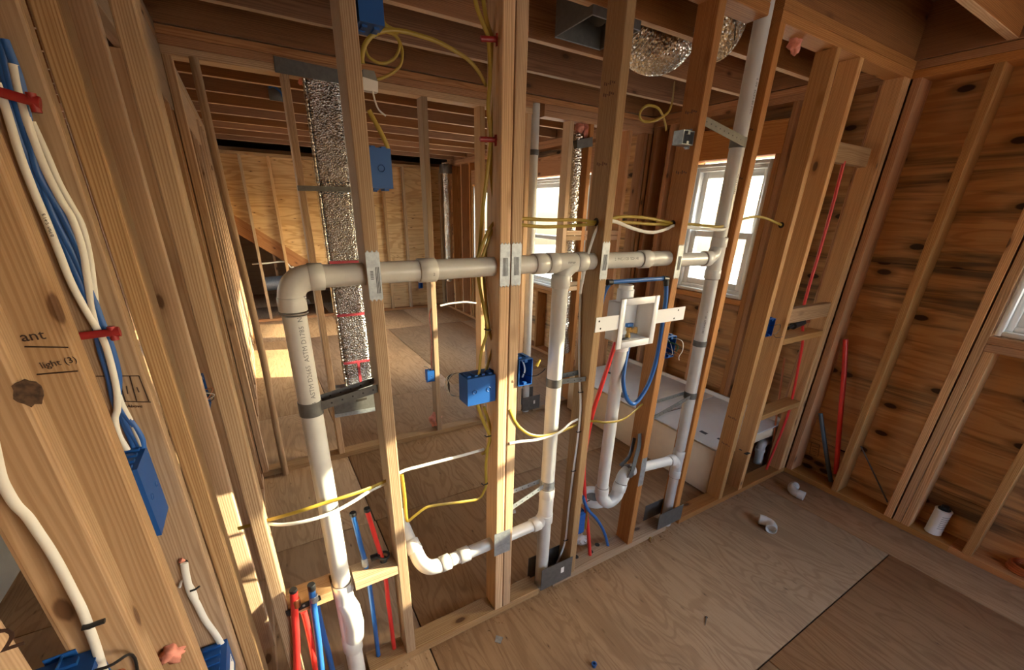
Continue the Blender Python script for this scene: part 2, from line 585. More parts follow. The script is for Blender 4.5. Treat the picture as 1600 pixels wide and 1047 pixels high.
# ------------------------------------------------------------------ wall with the pipes (x runs along it, y = 0 .. 0.089)
W, D2 = 0.038, 0.089
wm = structure('wall_middle')
for x0, x1 in ((-0.25, 0.025), (0.108, 0.90), (0.985, 1.80), (1.915, 3.07)):
    board(wm, 'bottom_plate', (x0, 0, 0), (x1, D2, W), 'x', 'wood_red' if x0 > 1.5 else 'wood')
board(wm, 'top_plate', (-0.25, 0, 2.390), (1.765, D2, 2.428), 'x', 'wood_red')
board(wm, 'top_plate', (1.85, 0, 2.390), (3.07, D2, 2.428), 'x', 'wood_red')
board(wm, 'top_plate', (-0.25, 0, 2.4285), (1.765, D2, 2.4665), 'x', 'wood_red')
board(wm, 'top_plate', (1.85, 0, 2.4285), (3.07, D2, 2.4665), 'x', 'wood_red')
for x0, mt in ((-0.25, 'wood'), (-0.142, 'wood'), (0.253, 'wood'), (0.660, 'wood'), (0.7015, 'wood'), (1.079, 'wood'), (1.487, 'wood_red'),
               (1.849, 'wood_red'), (2.290, 'wood_warm'), (2.503, 'wood_warm'), (2.990, 'wood_warm'), (3.0305, 'wood_warm')):
    board(wm, 'stud', (x0, 0, W), (x0 + W, D2, 2.390), 'z', mt)
# short blocks in the bay beside the corner
for (x0, x1, y0, y1, z0, z1, mt) in ((2.5415, 2.9895, 0.045, 0.083, 1.985, 2.075, 'wood'), (2.5415, 2.9895, 0.005, 0.043, 1.160, 1.245, 'wood_warm'),
                                      (2.5415, 2.9895, 0.0, 0.089, 1.035, 1.073, 'wood_warm'), (2.5415, 2.9895, 0.0, 0.089, 0.545, 0.583, 'wood_warm')):
    board(wm, 'block', (x0, y0, z0), (x1, y1, z1), 'x', mt)
# flat block between the two left studs, notched round the stack
board(wm, 'block', (-0.1035, 0.0, 0.470), (0.030, D2, 0.508), 'x', 'wood')
board(wm, 'block', (0.104, 0.0, 0.470), (0.2525, D2, 0.508), 'x', 'wood')
board(wm, 'block', (0.030, 0.078, 0.470), (0.104, D2, 0.508), 'x', 'wood', 0.001)
for x, y, _z in [(1.341, 0.082, 0.039), (1.276, 0.060, 0.039), (1.184, 0.070, 0.039)]:
    MB().cyl((x, y, 0.0382), (x, y, 0.0390), [(0, 0.0135), (0.0008, 0.0135)], 16).build('drilled_hole', 'gap', wm)
for x, z in ((1.079, 1.681), (1.487, 1.679), (1.849, 1.679), (2.290, 1.681), (1.849, 0.14)):
    MB().cyl((x - 0.0009, 0.045, z), (x, 0.045, z), [(0, 0.014), (0.0009, 0.014)], 16).build('drilled_hole', 'gap', wm)

# faint grade stamps on the stud sides
def grade(x, zs):
    for zz in zs:
        mb = MB()
        for i in range(6):
            y = 0.018 + i * 0.009
            mb.box((x - .0005, y, zz + .003 * (i % 2)), (x + .0002, y + .006, zz + .006 + .003 * ((i * 7) % 3)))
        o = mb.build('grade_stamp', 'stamp', wm)
        o['kind'] = 'stuff'
grade(1.079, (1.86, 2.06, 2.09)); grade(1.487, (1.86, 2.06)); grade(1.849, (1.86, 2.04)); grade(2.290, (0.42, 0.60))
# ------------------------------------------------------------------ left wall (y runs along it)
XL = -0.25
wl = structure('wall_left')
for y0, y1 in ((-1.75, 0.0), ):
    board(wl, 'bottom_plate', (XL - D2, y0, 0), (XL, y1, W), 'y', 'wood_left')
    board(wl, 'top_plate', (XL - D2, y0, 2.39), (XL, y1, 2.428), 'y', 'wood_left')
    board(wl, 'top_plate', (XL - D2, y0, 2.4285), (XL, y1, 2.4665), 'y', 'wood_left')
for y0 in (-1.62, -1.1, -0.760, -0.528, -0.345, -0.040):
    board(wl, 'stud', (XL - (0.075 if y0 == -0.528 else D2), y0, W), (XL, y0 + W, 2.39), 'z', 'wood_left', 0.006)
# the wall goes on behind the pipes, with a door header
X2 = -0.203
for y0 in (0.30, 0.70, 1.10, 1.50):
    board(wl, 'stud', (X2 - D2, y0, W), (X2, y0 + W, 2.119), 'z', 'wood_left')
board(wl, 'bottom_plate', (X2 - D2, 0.09, 0), (X2, 1.69, W), 'y', 'wood_left')
board(wl, 'stud', (-0.250, 1.7015, 0.0), (-0.207, 1.79, 2.34), 'z', 'wood_left')
board(wl, 'header', (X2 - D2, 0.10, 2.12), (X2 - 0.051, 1.690, 2.385), 'y', 'wood_left')
board(wl, 'header', (X2 - 0.038, 0.10, 2.12), (X2, 1.690, 2.385), 'y', 'wood_left')
board(wl, 'top_plate', (X2 - D2, 0.0895, 2.39), (X2, 6.4, 2.428), 'y', 'wood_left')
board(wl, 'top_plate', (X2 - D2, 0.0895, 2.4285), (X2, 6.4, 2.4665), 'y', 'wood_left')
board(wl, 'bottom_plate', (X2 - D2, 1.83, 0), (X2, 6.3, W), 'y', 'wood_left')
for y0 in (1.83, 2.25, 2.66, 3.07, 3.46):
    board(wl, 'stud', (X2 - D2, y0, W), (X2, y0 + W, 2.149), 'z', 'wood_left')
for y0 in (3.9, 4.3, 4.62, 5.1, 5.5, 5.9, 6.25):
    board(wl, 'stud', (X2 - D2, y0, W), (X2, y0 + W, 2.39), 'z', 'wood_left')
board(wl, 'header', (X2 - 0.038, 1.80, 2.15), (X2, 3.50, 2.385), 'y', 'wood_left')

# room to the left of the studs
wo_ = structure('wall_left_far')
for y0, y1, z0, z1 in ((-3.3, 2.4, 0, 2.7), (6.2, 9.6, 0, 2.7), (2.4, 6.2, 0, 0.6), (2.4, 6.2, 2.3, 2.7)):  # wide opening added in this unseen wall to light the back room
    MB().box((-3.36, y0, z0), (-3.3, y1, z1)).build('sheathing_panel', 'sheath_back', wo_)
for y0 in [-3.0 + 0.61 * i for i in range(20)]:
    board(wo_, 'stud', (-3.299, y0, 0), (-3.21, y0 + W, 2.46), 'z', 'wood_red')
MB().box((-1.30, 0.9, 0.001), (-1.27, 3.4, 1.2)).build('grey_wrap_panel', 'shade_wall', wo_)

# ------------------------------------------------------------------ right wall: framing at x = 3.07 .. 3.21, plywood sheathing outside
XR, DR = 3.0705, 0.14
wr = structure('wall_right')
for y0, y1 in ((-3.3, -0.9), (-0.8995, 0.0), (0.0005, 1.70), (1.7005, 6.4)):
    board(wr, 'bottom_plate', (XR, y0, 0), (XR + DR, y1, W), 'y', 'wood_warm' if y0 < -0.5 and y0 > -1 else 'wood_red')
    board(wr, 'top_plate', (XR, y0, 2.39), (XR + DR, y1, 2.428), 'y', 'wood_red')
    board(wr, 'top_plate', (XR, y0, 2.4285), (XR + DR, y1, 2.4665), 'y', 'wood_red')
# openings: (y0, y1, z0, z1)
WIN = [(-1.30, -0.678, 1.200, 2.16), (0.618, 1.262, 1.140, 2.105), (2.45, 3.74, 0.86, 2.105), (4.15, 5.20, 0.86, 2.085)]
def stud_r(y0, z0=W, z1=2.39, mt='wood_red'):
    board(wr, 'stud', (XR, y0, z0), (XR + DR, y0 + W, z1), 'z', mt)
for y0, mt in ((-0.045, 'wood_red'), (-0.338, 'wood_warm'), (-0.632, 'wood_warm'), (0.10, 'wood_red'), (0.36, 'wood_red'), (0.541, 'wood_red'), (1.302, 'wood_red'),
               (1.49, 'wood_red'), (1.655, 'wood_red'), (1.80, 'wood_red'), (2.2, 'wood_red'), (2.37, 'wood_warm'), (3.82, 'wood_red'), (4.07, 'wood_red'),
               (5.28, 'wood_red'), (5.6, 'wood_red'), (5.95, 'wood_warm'), (6.35, 'wood_red'), (-1.38, 'wood_warm'), (-1.8, 'wood_warm'), (-2.2, 'wood_warm'), (-2.6, 'wood_warm'), (-2.9, 'wood_warm'), (-3.29, 'wood_warm')):
    stud_r(y0, mt=mt)
for (y0, y1, z0, z1) in WIN:
    stud_r(y1 + 0.0005, W, z1 + 0.001, 'wood_warm')
    stud_r(y0 - W - 0.0005, W, z1 + 0.001, 'wood_red')
    board(wr, 'sill_plate', (XR, y0, z0 - 0.040), (XR + DR, y1, z0 - 0.002), 'y', 'wood_red')
    board(wr, 'sill_plate', (XR, y0, z0 - 0.079), (XR + DR, y1, z0 - 0.041), 'y', 'wood_red')
    board(wr, 'header', (XR, y0 - W, z1 + 0.0015), (XR + 0.068, y1 + W, min(z1 + 0.2, 2.389)), 'y', 'wood_red')
    board(wr, 'header', (XR + 0.072, y0 - W, z1 + 0.0015), (XR + DR, y1 + W, min(z1 + 0.2, 2.389)), 'y', 'wood_red')
    n = max(1, round((y1 - y0) / 0.4)) if y0 > 0 else 1
    for i in range(1, n):
        stud_r(y0 + (y1 - y0) * i / n - 0.02, W, z0 - 0.0795, 'wood_red')
stud_r(-0.717, W, 1.1205, 'wood_warm')
stud_r(-0.985, W, 1.1205, 'wood_warm')
# plywood sheathing cut round the windows
XS = XR + DR + 0.001
def sheath(y0, y1, z0, z1):
    MB().box((XS, y0 + 0.0015, z0 + 0.0015), (XS + 0.012, y1 - 0.0015, z1 - 0.0015)).build('sheathing_panel', 'sheath', wr)
ys = [-3.3, -1.30, -0.678, 0.05, 0.618, 1.262, 2.45, 3.74, 4.15, 5.20, 6.5]
for a, b in zip(ys[:-1], ys[1:]):
    w = [q for q in WIN if abs(q[0] - a) < 0.01]
    if w:
        _, _, z0, z1 = w[0]
        sheath(a, b, 0, 0.27) if z0 > 0.9 else sheath(a, b, 0, z0)
        if z0 > 0.9:
            sheath(a, b, 0.27, z0)
        sheath(a, b, z1, 2.72)
    else:
        sheath(a, b, 0, 0.27)
        sheath(a, b, 0.27, 1.488)
        sheath(a, b, 1.488, 2.72)
stamp = [Vector((XS - 0.0006, y, z)) for x, y, z in [(3.212, -0.059, 0.237), (3.212, -0.111, 0.244), (3.212, -0.124, 0.156), (3.212, -0.071, 0.148)]]
MB().sweep(stamp, 0.0016, seg=4, caps=False, closed=True, smooth=False).build('grade_stamp', 'ink_brown', wr)
for k in (0.3, 0.5, 0.7):
    MB().sweep([stamp[0].lerp(stamp[3], k) * 0.85 + stamp[1].lerp(stamp[2], k) * 0.15, stamp[0].lerp(stamp[3], k) * 0.15 + stamp[1].lerp(stamp[2], k) * 0.85], 0.0013, seg=4).build('grade_stamp', 'ink_brown', wr)

# rear wall of the near room, behind the camera, with an unseen opening added to light it
wk = structure('wall_rear')
RX0, RX1, RZ1 = 1.15, 2.95, 2.1
for x0, x1, z0, z1 in ((-3.36, RX0, 0, 2.72), (RX1, 3.22, 0, 2.72), (RX0, RX1, RZ1, 2.72), (RX0, RX1, 0, 0.85)):
    MB().box((x0, -3.36, z0), (x1, -3.31, z1)).build('sheathing_panel', 'sheath', wk)
for i in range(17):
    x = -3.2 + i * 0.39
    if RX0 - .03 < x < RX1:
        continue
    board(wk, 'stud', (x, -3.309, 0), (x + W, -3.22, 2.46), 'z', 'wood_red')
# skin added outside the plywood to stop light leaks, open at the windows
def skin(lo, hi):
    MB().box(lo, hi).build('light_block_skin', 'gap', wr)
xa_, xb_ = XS + 0.0135, XS + 0.03
yy = -3.36
for (y0, y1, z0, z1) in WIN:
    skin((xa_, yy, -0.3), (xb_, y0, 2.75)); skin((xa_, y0, -0.3), (xb_, y1, z0)); skin((xa_, y0, z1), (xb_, y1, 2.75))
    yy = y1
skin((xa_, yy, -0.3), (xb_, 9.65, 2.75))
MB().box((-3.36, 9.05, -0.3), (3.25, 9.1, 2.75)).build('light_block_skin', 'gap', wr)
MB().box((-3.40, -3.4, JB + JH + 0.021), (3.25, 9.7, JB + JH + 0.06)).build('light_block_skin', 'gap', ceiling)  # added cover that keeps sky light out above the deck

# ------------------------------------------------------------------ windows
def window(n, y0, y1, z0, z1, rail):
    o = structure('window_%d' % n, (XR + 0.06, (y0 + y1) / 2, z0))
    g = 0.008
    y0, y1, z0, z1 = y0 + g, y1 - g, z0 + 0.004, z1 - 0.022
    xa, xb = XR + 0.012, XR + DR + 0.03
    def rect(name, xa, xb, y0, y1, z0, z1, t, mat='vinyl', bev=0.003):
        MB().box((xa, y0, z0), (xb, y0 + t, z1)).build(name, mat, o, bev)
        MB().box((xa, y1 - t, z0), (xb, y1, z1)).build(name, mat, o, bev)
        MB().box((xa, y0 + t, z0), (xb, y1 - t, z0 + t)).build(name, mat, o, bev)
        MB().box((xa, y0 + t, z1 - t), (xb, y1 - t, z1)).build(name, mat, o, bev)
    rect('jamb', xa, xb, y0, y1, z0, z1, 0.024)
    a, b, c, d = y0 + 0.024, y1 - 0.024, z0 + 0.024, z1 - 0.024
    rect('frame', xa + 0.035, xb, a, b, c, d, 0.026)
    a, b, c, d = a + 0.026, b - 0.026, c + 0.026, d - 0.026
    zr = c + (d - c) * rail
    rect('sash', xa + 0.085, xb - 0.03, a, b, zr - 0.022, d, 0.044)
    rect('sash', xa + 0.052, xa + 0.084, a, b, c, zr + 0.022, 0.046)
    MB().box((xa + 0.105, a + 0.044, zr + 0.022), (xa + 0.109, b - 0.044, d - 0.044)).build('pane', 'glass', o)
    MB().box((xa + 0.066, a + 0.046, c + 0.046), (xa + 0.070, b - 0.046, zr - 0.024)).build('pane', 'glass', o)
for i, (y0, y1, z0, z1) in enumerate(WIN):
    window(i + 1, y0, y1, z0, z1, 0.47)

# ------------------------------------------------------------------ partition behind (y = 1.70 .. 1.79)
YF = 1.7005
wf = structure('wall_far')
for x0, x1 in ((-0.205, 0.9), (0.9005, 1.875), (1.985, 3.07)):
    board(wf, 'bottom_plate', (x0, YF, 0), (x1, YF + D2, W), 'x', 'wood')
board(wf, 'top_plate', (-0.249, YF, 2.345), (1.86, YF + D2, 2.383), 'x', 'wood')
board(wf, 'top_plate', (1.96, YF, 2.345), (3.07, YF + D2, 2.383), 'x', 'wood_red')
board(wf, 'top_plate', (-0.249, YF, 2.3835), (1.86, YF + D2, 2.4215), 'x', 'wood_red')
board(wf, 'top_plate', (1.96, YF, 2.3835), (3.07, YF + D2, 2.4215), 'x', 'wood_red')
board(wf, 'top_plate', (-0.249, YF, 2.422), (3.07, YF + D2, 2.460), 'x', 'wood_red')
for x0, mt in ((-0.203, 'wood'), (0.290, 'wood'), (1.050, 'wood'), (1.447, 'wood'), (1.815, 'wood'), (2.195, 'wood'), (2.39, 'wood_red'), (2.80, 'wood_red'), (2.98, 'wood_red'), (3.03, 'wood_red')):
    board(wf, 'stud', (x0, YF, W), (x0 + W, YF + D2, 2.345), 'z', mt)
for z0 in (1.505, 1.545, 1.090, 1.13):
    board(wf, 'block', (2.2335, YF, z0), (2.3895, YF + 0.05, z0 + 0.036), 'x', 'wood', 0.002)
    board(wf, 'block', (2.4285, YF, z0), (2.7995, YF + 0.05, z0 + 0.036), 'x', 'wood_red', 0.002)
# bowed stud with a waney edge, standing proud of the plate
bw = MB()
bp = spline([(-0.078, 1.672, 2.343), (-0.073, 1.668, 1.75), (-0.060, 1.660, 1.2), (-0.058, 1.662, 0.75), (-0.068, 1.672, 0.35), (-0.071, 1.678, 0.0)], 4)
bw.sweep(bp, 0.021, 0.025, seg=8, up=(1, 0, 0), twist=PI / 8, smooth=False)
bw.build('bowed_stud', 'wood_left', wf)

# ------------------------------------------------------------------ back wall (y = 6.4) with the stair cut-out at its left
YB = 6.40
wb_ = structure('wall_back')
for x0, x1 in ((-0.249, 1.02), (1.0205, 3.07)):
    board(wb_, 'bottom_plate', (x0, YB, 0), (x1, YB + D2, W), 'x', 'wood_red')
board(wb_, 'top_plate', (-0.249, YB, 2.36), (3.07, YB + D2, 2.398), 'x', 'wood')
for x0 in (-0.20, 0.055, 0.41, 0.82):
    board(wb_, 'stud', (x0, YB, W), (x0 + W, YB + D2, 2.36), 'z', 'wood')
for x0 in (1.23, 1.63, 2.02, 2.36, 2.77, 3.03):
    board(wb_, 'stud', (x0, YB, W), (x0 + W, YB + D2, 2.36), 'z', 'wood')
ZS = lambda x: 1.47 - 0.745 * x           # lower edge of the plywood along the stairs
def ply_back(x0, x1, z1, z0=None):
    za, zb = (ZS(x0), ZS(x1)) if z0 is None else (z0, z0)
    MB().prism([(x0 + .002, YB + D2 + 0.001, za), (x1 - .002, YB + D2 + 0.001, zb), (x1 - .002, YB + D2 + 0.001, z1), (x0 + .002, YB + D2 + 0.001, z1)], (0, 1, 0), 0.012).build('sheathing_panel', 'sheath_back', wb_)
ply_back(-0.25, 0.43, 2.40)
ply_back(0.43, 1.02, 2.40)
ply_back(1.02, 2.04, 2.40, 1.22)
ply_back(1.02, 2.04, 1.22, 0.0)
ply_back(2.04, 3.07, 2.40, 1.22)
ply_back(2.04, 3.07, 1.22, 0.0)
board_between(wb_, 'stringer', (-0.25, YB + 0.112, 1.545), (1.10, YB + 0.112, 0.54), 0.235, 0.04, 'wood_red', side=(0, 1, 0))
# space beyond
MB().box((-3.29, 9.0, 0), (3.2, 9.05, 2.7)).build('sheathing_panel', 'deck', wb_)
MB().box((-1.65, 6.6, 0), (-1.6, 9.05, 2.7)).build('sheathing_panel', 'deck', wb_)
MB().box((1.6, 6.6, 0), (1.65, 9.05, 2.7)).build('sheathing_panel', 'deck', wb_)
MB().box((-1.6, 6.6, 2.41), (3.2, 9.05, 2.46)).build('sheathing_panel', 'deck', wb_)
for x0 in (0.3, 0.62):
    board(wb_, 'stud', (x0, 7.6, 0), (x0 + W, 7.69, 2.4), 'z', 'wood_red')

# ================================================================== THINGS
# ------------------------------------------------------------------ drain and vent piping: one glued assembly
RP, RF = 0.030, 0.0350
YP = 0.0445
dv = thing('drain_vent_piping', (0.066, YP, 0), 'white plastic drain and vent piping glued together through the whole stud wall', 'pipe')
def pipe(p0, p1, r=RP, mat='pvc', name='pipe'):
    L = (Vector(p1) - Vector(p0)).length
    return MB().cyl(p0, p1, [(0, r), (L, r)], 24).build(name, mat, dv)
def hub(mb, p0, p1, r=RF):
    L = (Vector(p1) - Vector(p0)).length
    return mb.cyl(p0, p1, [(0, RP), (0, r - 0.001), (0.001, r), (L - 0.001, r), (L, r - 0.001), (L, RP)], 24)
def ring(p0, d, r=RP, parent=None):
    p0, d = Vector(p0), Vector(d).normalized()
    MB().cyl(p0, p0 + d, [(0, r + 0.0008), (0.0035, r + 0.0008)], 24, caps=False).build('cement_ring', 'primer', parent or dv)
def elbow(p_in, corner, p_out, r=RF - 0.0015, hublen=0.036, mat='pvc', name='elbow', k=10, bend=None):
    a, c, b = Vector(p_in), Vector(corner), Vector(p_out)
    da, db = (a - c).normalized(), (b - c).normalized()
    R = bend or 0.045
    s, e = c + da * R, c + db * R
    pts = [a] + [(s * (1 - t) ** 2 + c * 2 * t * (1 - t) + e * t * t) for t in [i / k for i in range(k + 1)]] + [b]
    mb = MB().sweep(pts, r, seg=24)
    hub(mb, a, a - da * hublen)
    hub(mb, b, b - db * hublen)
    o = mb.build(name, mat, dv)
    return o
XA = 0.066
# stack at the left
pipe((XA, YP, 0.49), (XA, YP, 1.44))
pipe_lettering(dv, 'F14  ASTM D2665  ASTM D1785  N', 0.018, (XA, YP, 1.305), (0, 0, 1), (0.35, -1, 0), RP, mat='ink_grey')
pipe_lettering(dv, '2 IN  SCH 40', 0.014, (XA, YP, 0.80), (0, 0, 1), (0.35, -1, 0), RP, mat='ink_grey')
e = elbow((XA, YP, 1.452), (XA, YP, 1.536), (0.150, YP, 1.5355), bend=0.062)
pipe_lettering(e, '2x90', 0.012, (XA + 0.027, YP, 1.482), (0.3, 0, -1), (0.2, -1, 0), RF)
ring((XA, YP, 1.4485), (0, 0, -1), RF - .0005)
ft = MB().cyl((XA, YP, 0.49), (XA, YP, 0.15), [(0, RP), (0, RF - .001), (.001, RF), (.040, RF), (.050, RF - .003), (.27, RF - .003), (.275, RF), (.339, RF), (.34, RF - .001), (.34, RP)], 24)
ft.sweep([(XA, YP, 0.40), (XA + 0.012, YP - 0.018, 0.37), (XA + 0.016, YP - 0.024, 0.30), (XA + 0.010, YP - 0.014, 0.22)], 0.033, seg=20)
ft.build('cleanout_fitting', 'pvc_white', dv)
ring((XA, YP, 0.490), (0, 0, 1))
pipe((XA, YP, 0.0), (XA, YP, 0.16), mat='pvc_white')
# upper horizontal run
z = lambda x: 1.5345 + 0.012 * min(x, 0.9)
def hp(x0, x1, r=RP):
    return pipe((x0, YP, z(x0)), (x1, YP, z(x1)), r)
hp(0.150, 0.42); hp(0.45, 0.875); hp(1.03, 1.33); hp(1.37, 1.535)
mb = MB(); hub(mb, (0.410, YP, z(.41)), (0.462, YP, z(.462))); cpl = mb.build('coupling', 'pvc', dv)
pipe_lettering(cpl, '2', 0.012, (0.447, YP, z(.447)), (1, 0, 0), (0, -1, -0.25), RF)
mb = MB(); hub(mb, (0.815, YP, z(.82)), (0.862, YP, z(.862))); mb.build('coupling', 'pvc', dv)
mb = MB(); hub(mb, (1.322, YP, z(1.322)), (1.375, YP, z(1.375))); mb.build('coupling', 'pvc', dv)
mb = MB()                      # sweep tee above the middle drop
hub(mb, (0.872, YP, z(.9)), (0.912, YP, z(.9)))
hub(mb, (0.995, YP, z(.9)), (1.040, YP, z(.9)))
mb.cyl((0.90, YP, z(.9)), (1.01, YP, z(.9)), [(0, RF - .002), (.11, RF - .002)], 24)
XD = 0.938
mb.sweep([(1.004, YP, z(.9) + .001), (0.975, YP, z(.9) - .010), (0.949, YP, z(.9) - .030), (XD, YP, z(.9) - .060), (XD, YP, z(.9) - .075)], RF - .0025, seg=24)
hub(mb, (XD, YP, z(.9) - .042), (XD, YP, z(.9) - .088))
tee = mb.build('sweep_tee', 'pvc', dv)
pipe_lettering(tee, 'drainage', 0.010, (0.955, YP, z(.9) + .004), (1, 0, 0), (0, -1, 0), RF)
for x in (0.8735, 1.0415):
    ring((x, YP, z(.9)), (1, 0, 0))
ring((0.409, YP, z(.41)), (1, 0, 0)); ring((0.814, YP, z(.82)), (1, 0, 0)); ring((1.319, YP, z(1.3)), (1, 0, 0))
pipe_lettering(dv, '2  PVC-1120  SCH 40', 0.014, (1.225, YP, z(1.2)), (1, 0, 0), (0, -1, 0.25), RP)
# middle drop
pipe((XD, YP, 1.48), (XD + .004, YP, 0.57))
mb = MB()
hub(mb, (XD + .004, YP, 0.580), (XD + .004, YP, 0.535)); hub(mb, (XD + .004, YP, 0.44), (XD + .004, YP, 0.395))
mb.cyl((XD + .004, YP, 0.56), (XD + .004, YP, 0.42), [(0, RF - .002), (.14, RF - .002)], 24)
mb.sweep([(XD + .004, YP, 0.455), (0.930, YP, 0.425), (0.912, YP, 0.404), (0.895, YP, 0.399)], 0.029, seg=20)
hub(mb, (0.908, YP, 0.400), (0.868, YP, 0.3975), 0.0315)
mb.build('sanitary_tee', 'pvc_white', dv)
ring((XD + .004, YP, 0.582), (0, 0, 1))
pipe((XD + .004, YP, 0.0), (XD + .004, YP, 0.41))
# branch to the left from the middle drop
RB = 0.0255
zb = lambda x: 0.398 + (x - 0.60) * 0.02
pipe((0.46, YP, 0.388), (0.885, YP, 0.398), RB, 'pvc_white')
mb = MB(); hub(mb, (0.512, YP, 0.389), (0.556, YP, 0.390), 0.031); mb.build('coupling', 'pvc_white', dv)
pp = [(0.470, YP, 0.388), (0.425, YP, 0.386), (0.385, YP + .006, 0.392), (0.360, YP + .03, 0.412), (0.350, YP + .075, 0.445)]
mb = MB().sweep(spline(pp, 4), 0.029, seg=20); hub(mb, (0.470, YP, 0.388), (0.432, YP, 0.386), 0.0315)
hub(mb, (0.352, YP + .065, 0.437), (0.343, YP + .10, 0.468), 0.0315); mb.build('elbow', 'pvc_white', dv)
pipe((0.345, YP + .09, 0.46), (0.315, YP + .24, 0.60), RB, 'pvc_white')
ring((0.556, YP, 0.390), (1, 0, 0), RB); ring((0.472, YP, 0.388), (1, 0, 0), RB)
# vent and stack at the right
pipe((1.800, YP, 2.64), (1.812, YP, 1.60))
pipe_lettering(dv, '2 IN  SCH 40 PVC', 0.016, (1.803, YP, 2.15), (0, 0, -1), (0.0, -1, 0), RP)
pipe_lettering(dv, 'ASTM D2665', 0.014, (1.808, YP, 1.84), (0, 0, -1), (0.0, -1, 0), RP)
mb = MB()
XR2 = 1.816
hub(mb, (XR2, YP, 1.625), (XR2, YP, 1.585)); hub(mb, (XR2, YP, 1.485), (XR2, YP, 1.445))
mb.cyl((XR2, YP, 1.60), (XR2, YP, 1.46), [(0, RF - .002), (.14, RF - .002)], 24)
mb.sweep([(XR2, YP, 1.595), (XR2 - .02, YP, 1.55), (XR2 - .06, YP, 1.536), (XR2 - .075, YP, 1.536)], 0.030, seg=20)
hub(mb, (XR2 - .05, YP, 1.536), (XR2 - .092, YP, 1.536), 0.0335)
mb.build('sanitary_tee', 'pvc_white', dv)
pipe((1.525, YP, 1.536), (1.75, YP, 1.536), 0.0285)
ring((XR2 - .0935, YP, 1.536), (-1, 0, 0), .0285); ring((XR2, YP, 1.626), (0, 0, 1)); ring((XR2, YP, 1.444), (0, 0, -1))
pipe((XR2, YP, 1.46), (1.850, YP, 0.50))
pipe_lettering(dv, 'PVC-1120  ASTM D1785', 0.012, (1.824, YP, 1.25), (0.02, 0, -1), (-1, -0.9, 0), RP)
mb = MB()
hub(mb, (1.851, YP, 0.515), (1.852, YP, 0.475)); hub(mb, (1.853, YP, 0.385), (1.853, YP, 0.340))
mb.cyl((1.851, YP, 0.50), (1.853, YP, 0.36), [(0, RF - .002), (.14, RF - .002)], 24)
mb.sweep([(1.852, YP, 0.40), (1.835, YP, 0.44), (1.80, YP, 0.462), (1.775, YP, 0.464)], 0.029, seg=20)
hub(mb, (1.808, YP, 0.463), (1.768, YP, 0.4645), 0.031)
mb.build('sanitary_tee', 'pvc_white', dv)
ring((1.851, YP, 0.516), (0, 0, 1)); ring((1.853, YP, 0.339), (0, 0, -1)); ring((1.7665, YP, 0.4645), (-1, 0, 0), RB)
pipe((1.853, YP, 0.0), (1.853, YP, 0.35))
# standpipe, trap and trap arm
XT = 1.296
pipe((XT, YP + .012, 1.195), (XT, YP + .012, 0.425), 0.0285, 'pvc_white')
tp = spline([(XT, YP + .012, 0.44), (XT + .004, YP + .010, 0.39), (XT + .040, YP, 0.352), (XT + .085, YP - .004, 0.372), (XT + .105, YP - .004, 0.418), (XT + .122, YP, 0.472), (XT + .150, YP, 0.502), (XT + .185, YP, 0.503)], 5)
mb = MB().sweep(tp, 0.0315, seg=22)
hub(mb, (XT, YP + .012, 0.452), (XT, YP + .012, 0.418), 0.0345)
hub(mb, (XT + .101, YP - .004, 0.405), (XT + .113, YP - .002, 0.446), 0.0345)
mb.build('p_trap', 'pvc_white', dv)
ring((XT, YP + .012, 0.453), (0, 0, 1), .0285)
ring((XT + .113, YP - .002, 0.447), (0.28, 0.05, 1), .0325)
pipe((XT + .175, YP, 0.503), (1.785, YP, 0.464), RB, 'pvc_white')
# caps of glue on studs: short stub seen where the run enters the second stud pair

# ------------------------------------------------------------------ washing machine outlet box with its valves
wbx = thing('washer_outlet_box', (1.31, 0.0, 1.2), 'white plastic washer outlet box with two brass valves between studs', 'outlet box')
FO = [(1.202, -0.004, 1.408), (1.417, -0.004, 1.400), (1.412, -0.004, 1.200), (1.188, -0.004, 1.202)]
x0, x1, z0, z1 = 1.203, 1.420, 1.198, 1.404
mb = MB()
t = 0.028
yA, yB = -0.008, 0.0
mb.box((x0, yA, z0), (x0 + t, yB, z1)).box((x1 - t, yA, z0), (x1, yB, z1)).box((x0 + t, yA, z0), (x1 - t, yB, z0 + t)).box((x0 + t, yA, z1 - t), (x1 - t, yB, z1))
mb.build('face_frame', 'white_plastic', wbx, 0.0015)
mb = MB(); a, b, c, d = x0 + .022, x1 - .022, z0 + .022, z1 - .022
w = 0.003
mb.box((a, 0, c), (a + w, .088, d)).box((b - w, 0, c), (b, .088, d)).box((a, 0, c), (b, .088, c + w)).box((a, 0, d - w), (b, .088, d)).box((a, .085, c), (b, .088, d))
mb.build('box', 'white_plastic', wbx, 0.001)
mb = MB().cyl((XT - .02, .05, d), (XT - .02, .05, d + .065), [(0, .034), (.048, .034), (.049, .030), (.065, .030)], 22)
mb.build('vent_collar', 'white_plastic', wbx)
MB().cyl((XT, YP + .012, c - .002), (XT, YP + .012, c - .05), [(0, .036), (.05, .034)], 22).build('drain_collar', 'white_plastic', wbx)
for bx0, bx1 in ((1.084, x0 + .02), (x1 - .002, 1.600)):
    br = MB().box((bx0, -0.004, 1.284), (bx1, -0.001, 1.342)).build('bracket', 'white_plastic', wbx)
    for hx, hz in (((1.10, 1.327), (1.11, 1.297)) if bx0 < 1.2 else ((1.555, 1.330), (1.535, 1.295))):
        MB().cyl((hx, -0.0045, hz), (hx, -0.002, hz), [(0, .004), (.0025, .004)], 10).build('screw_hole', 'black', br)
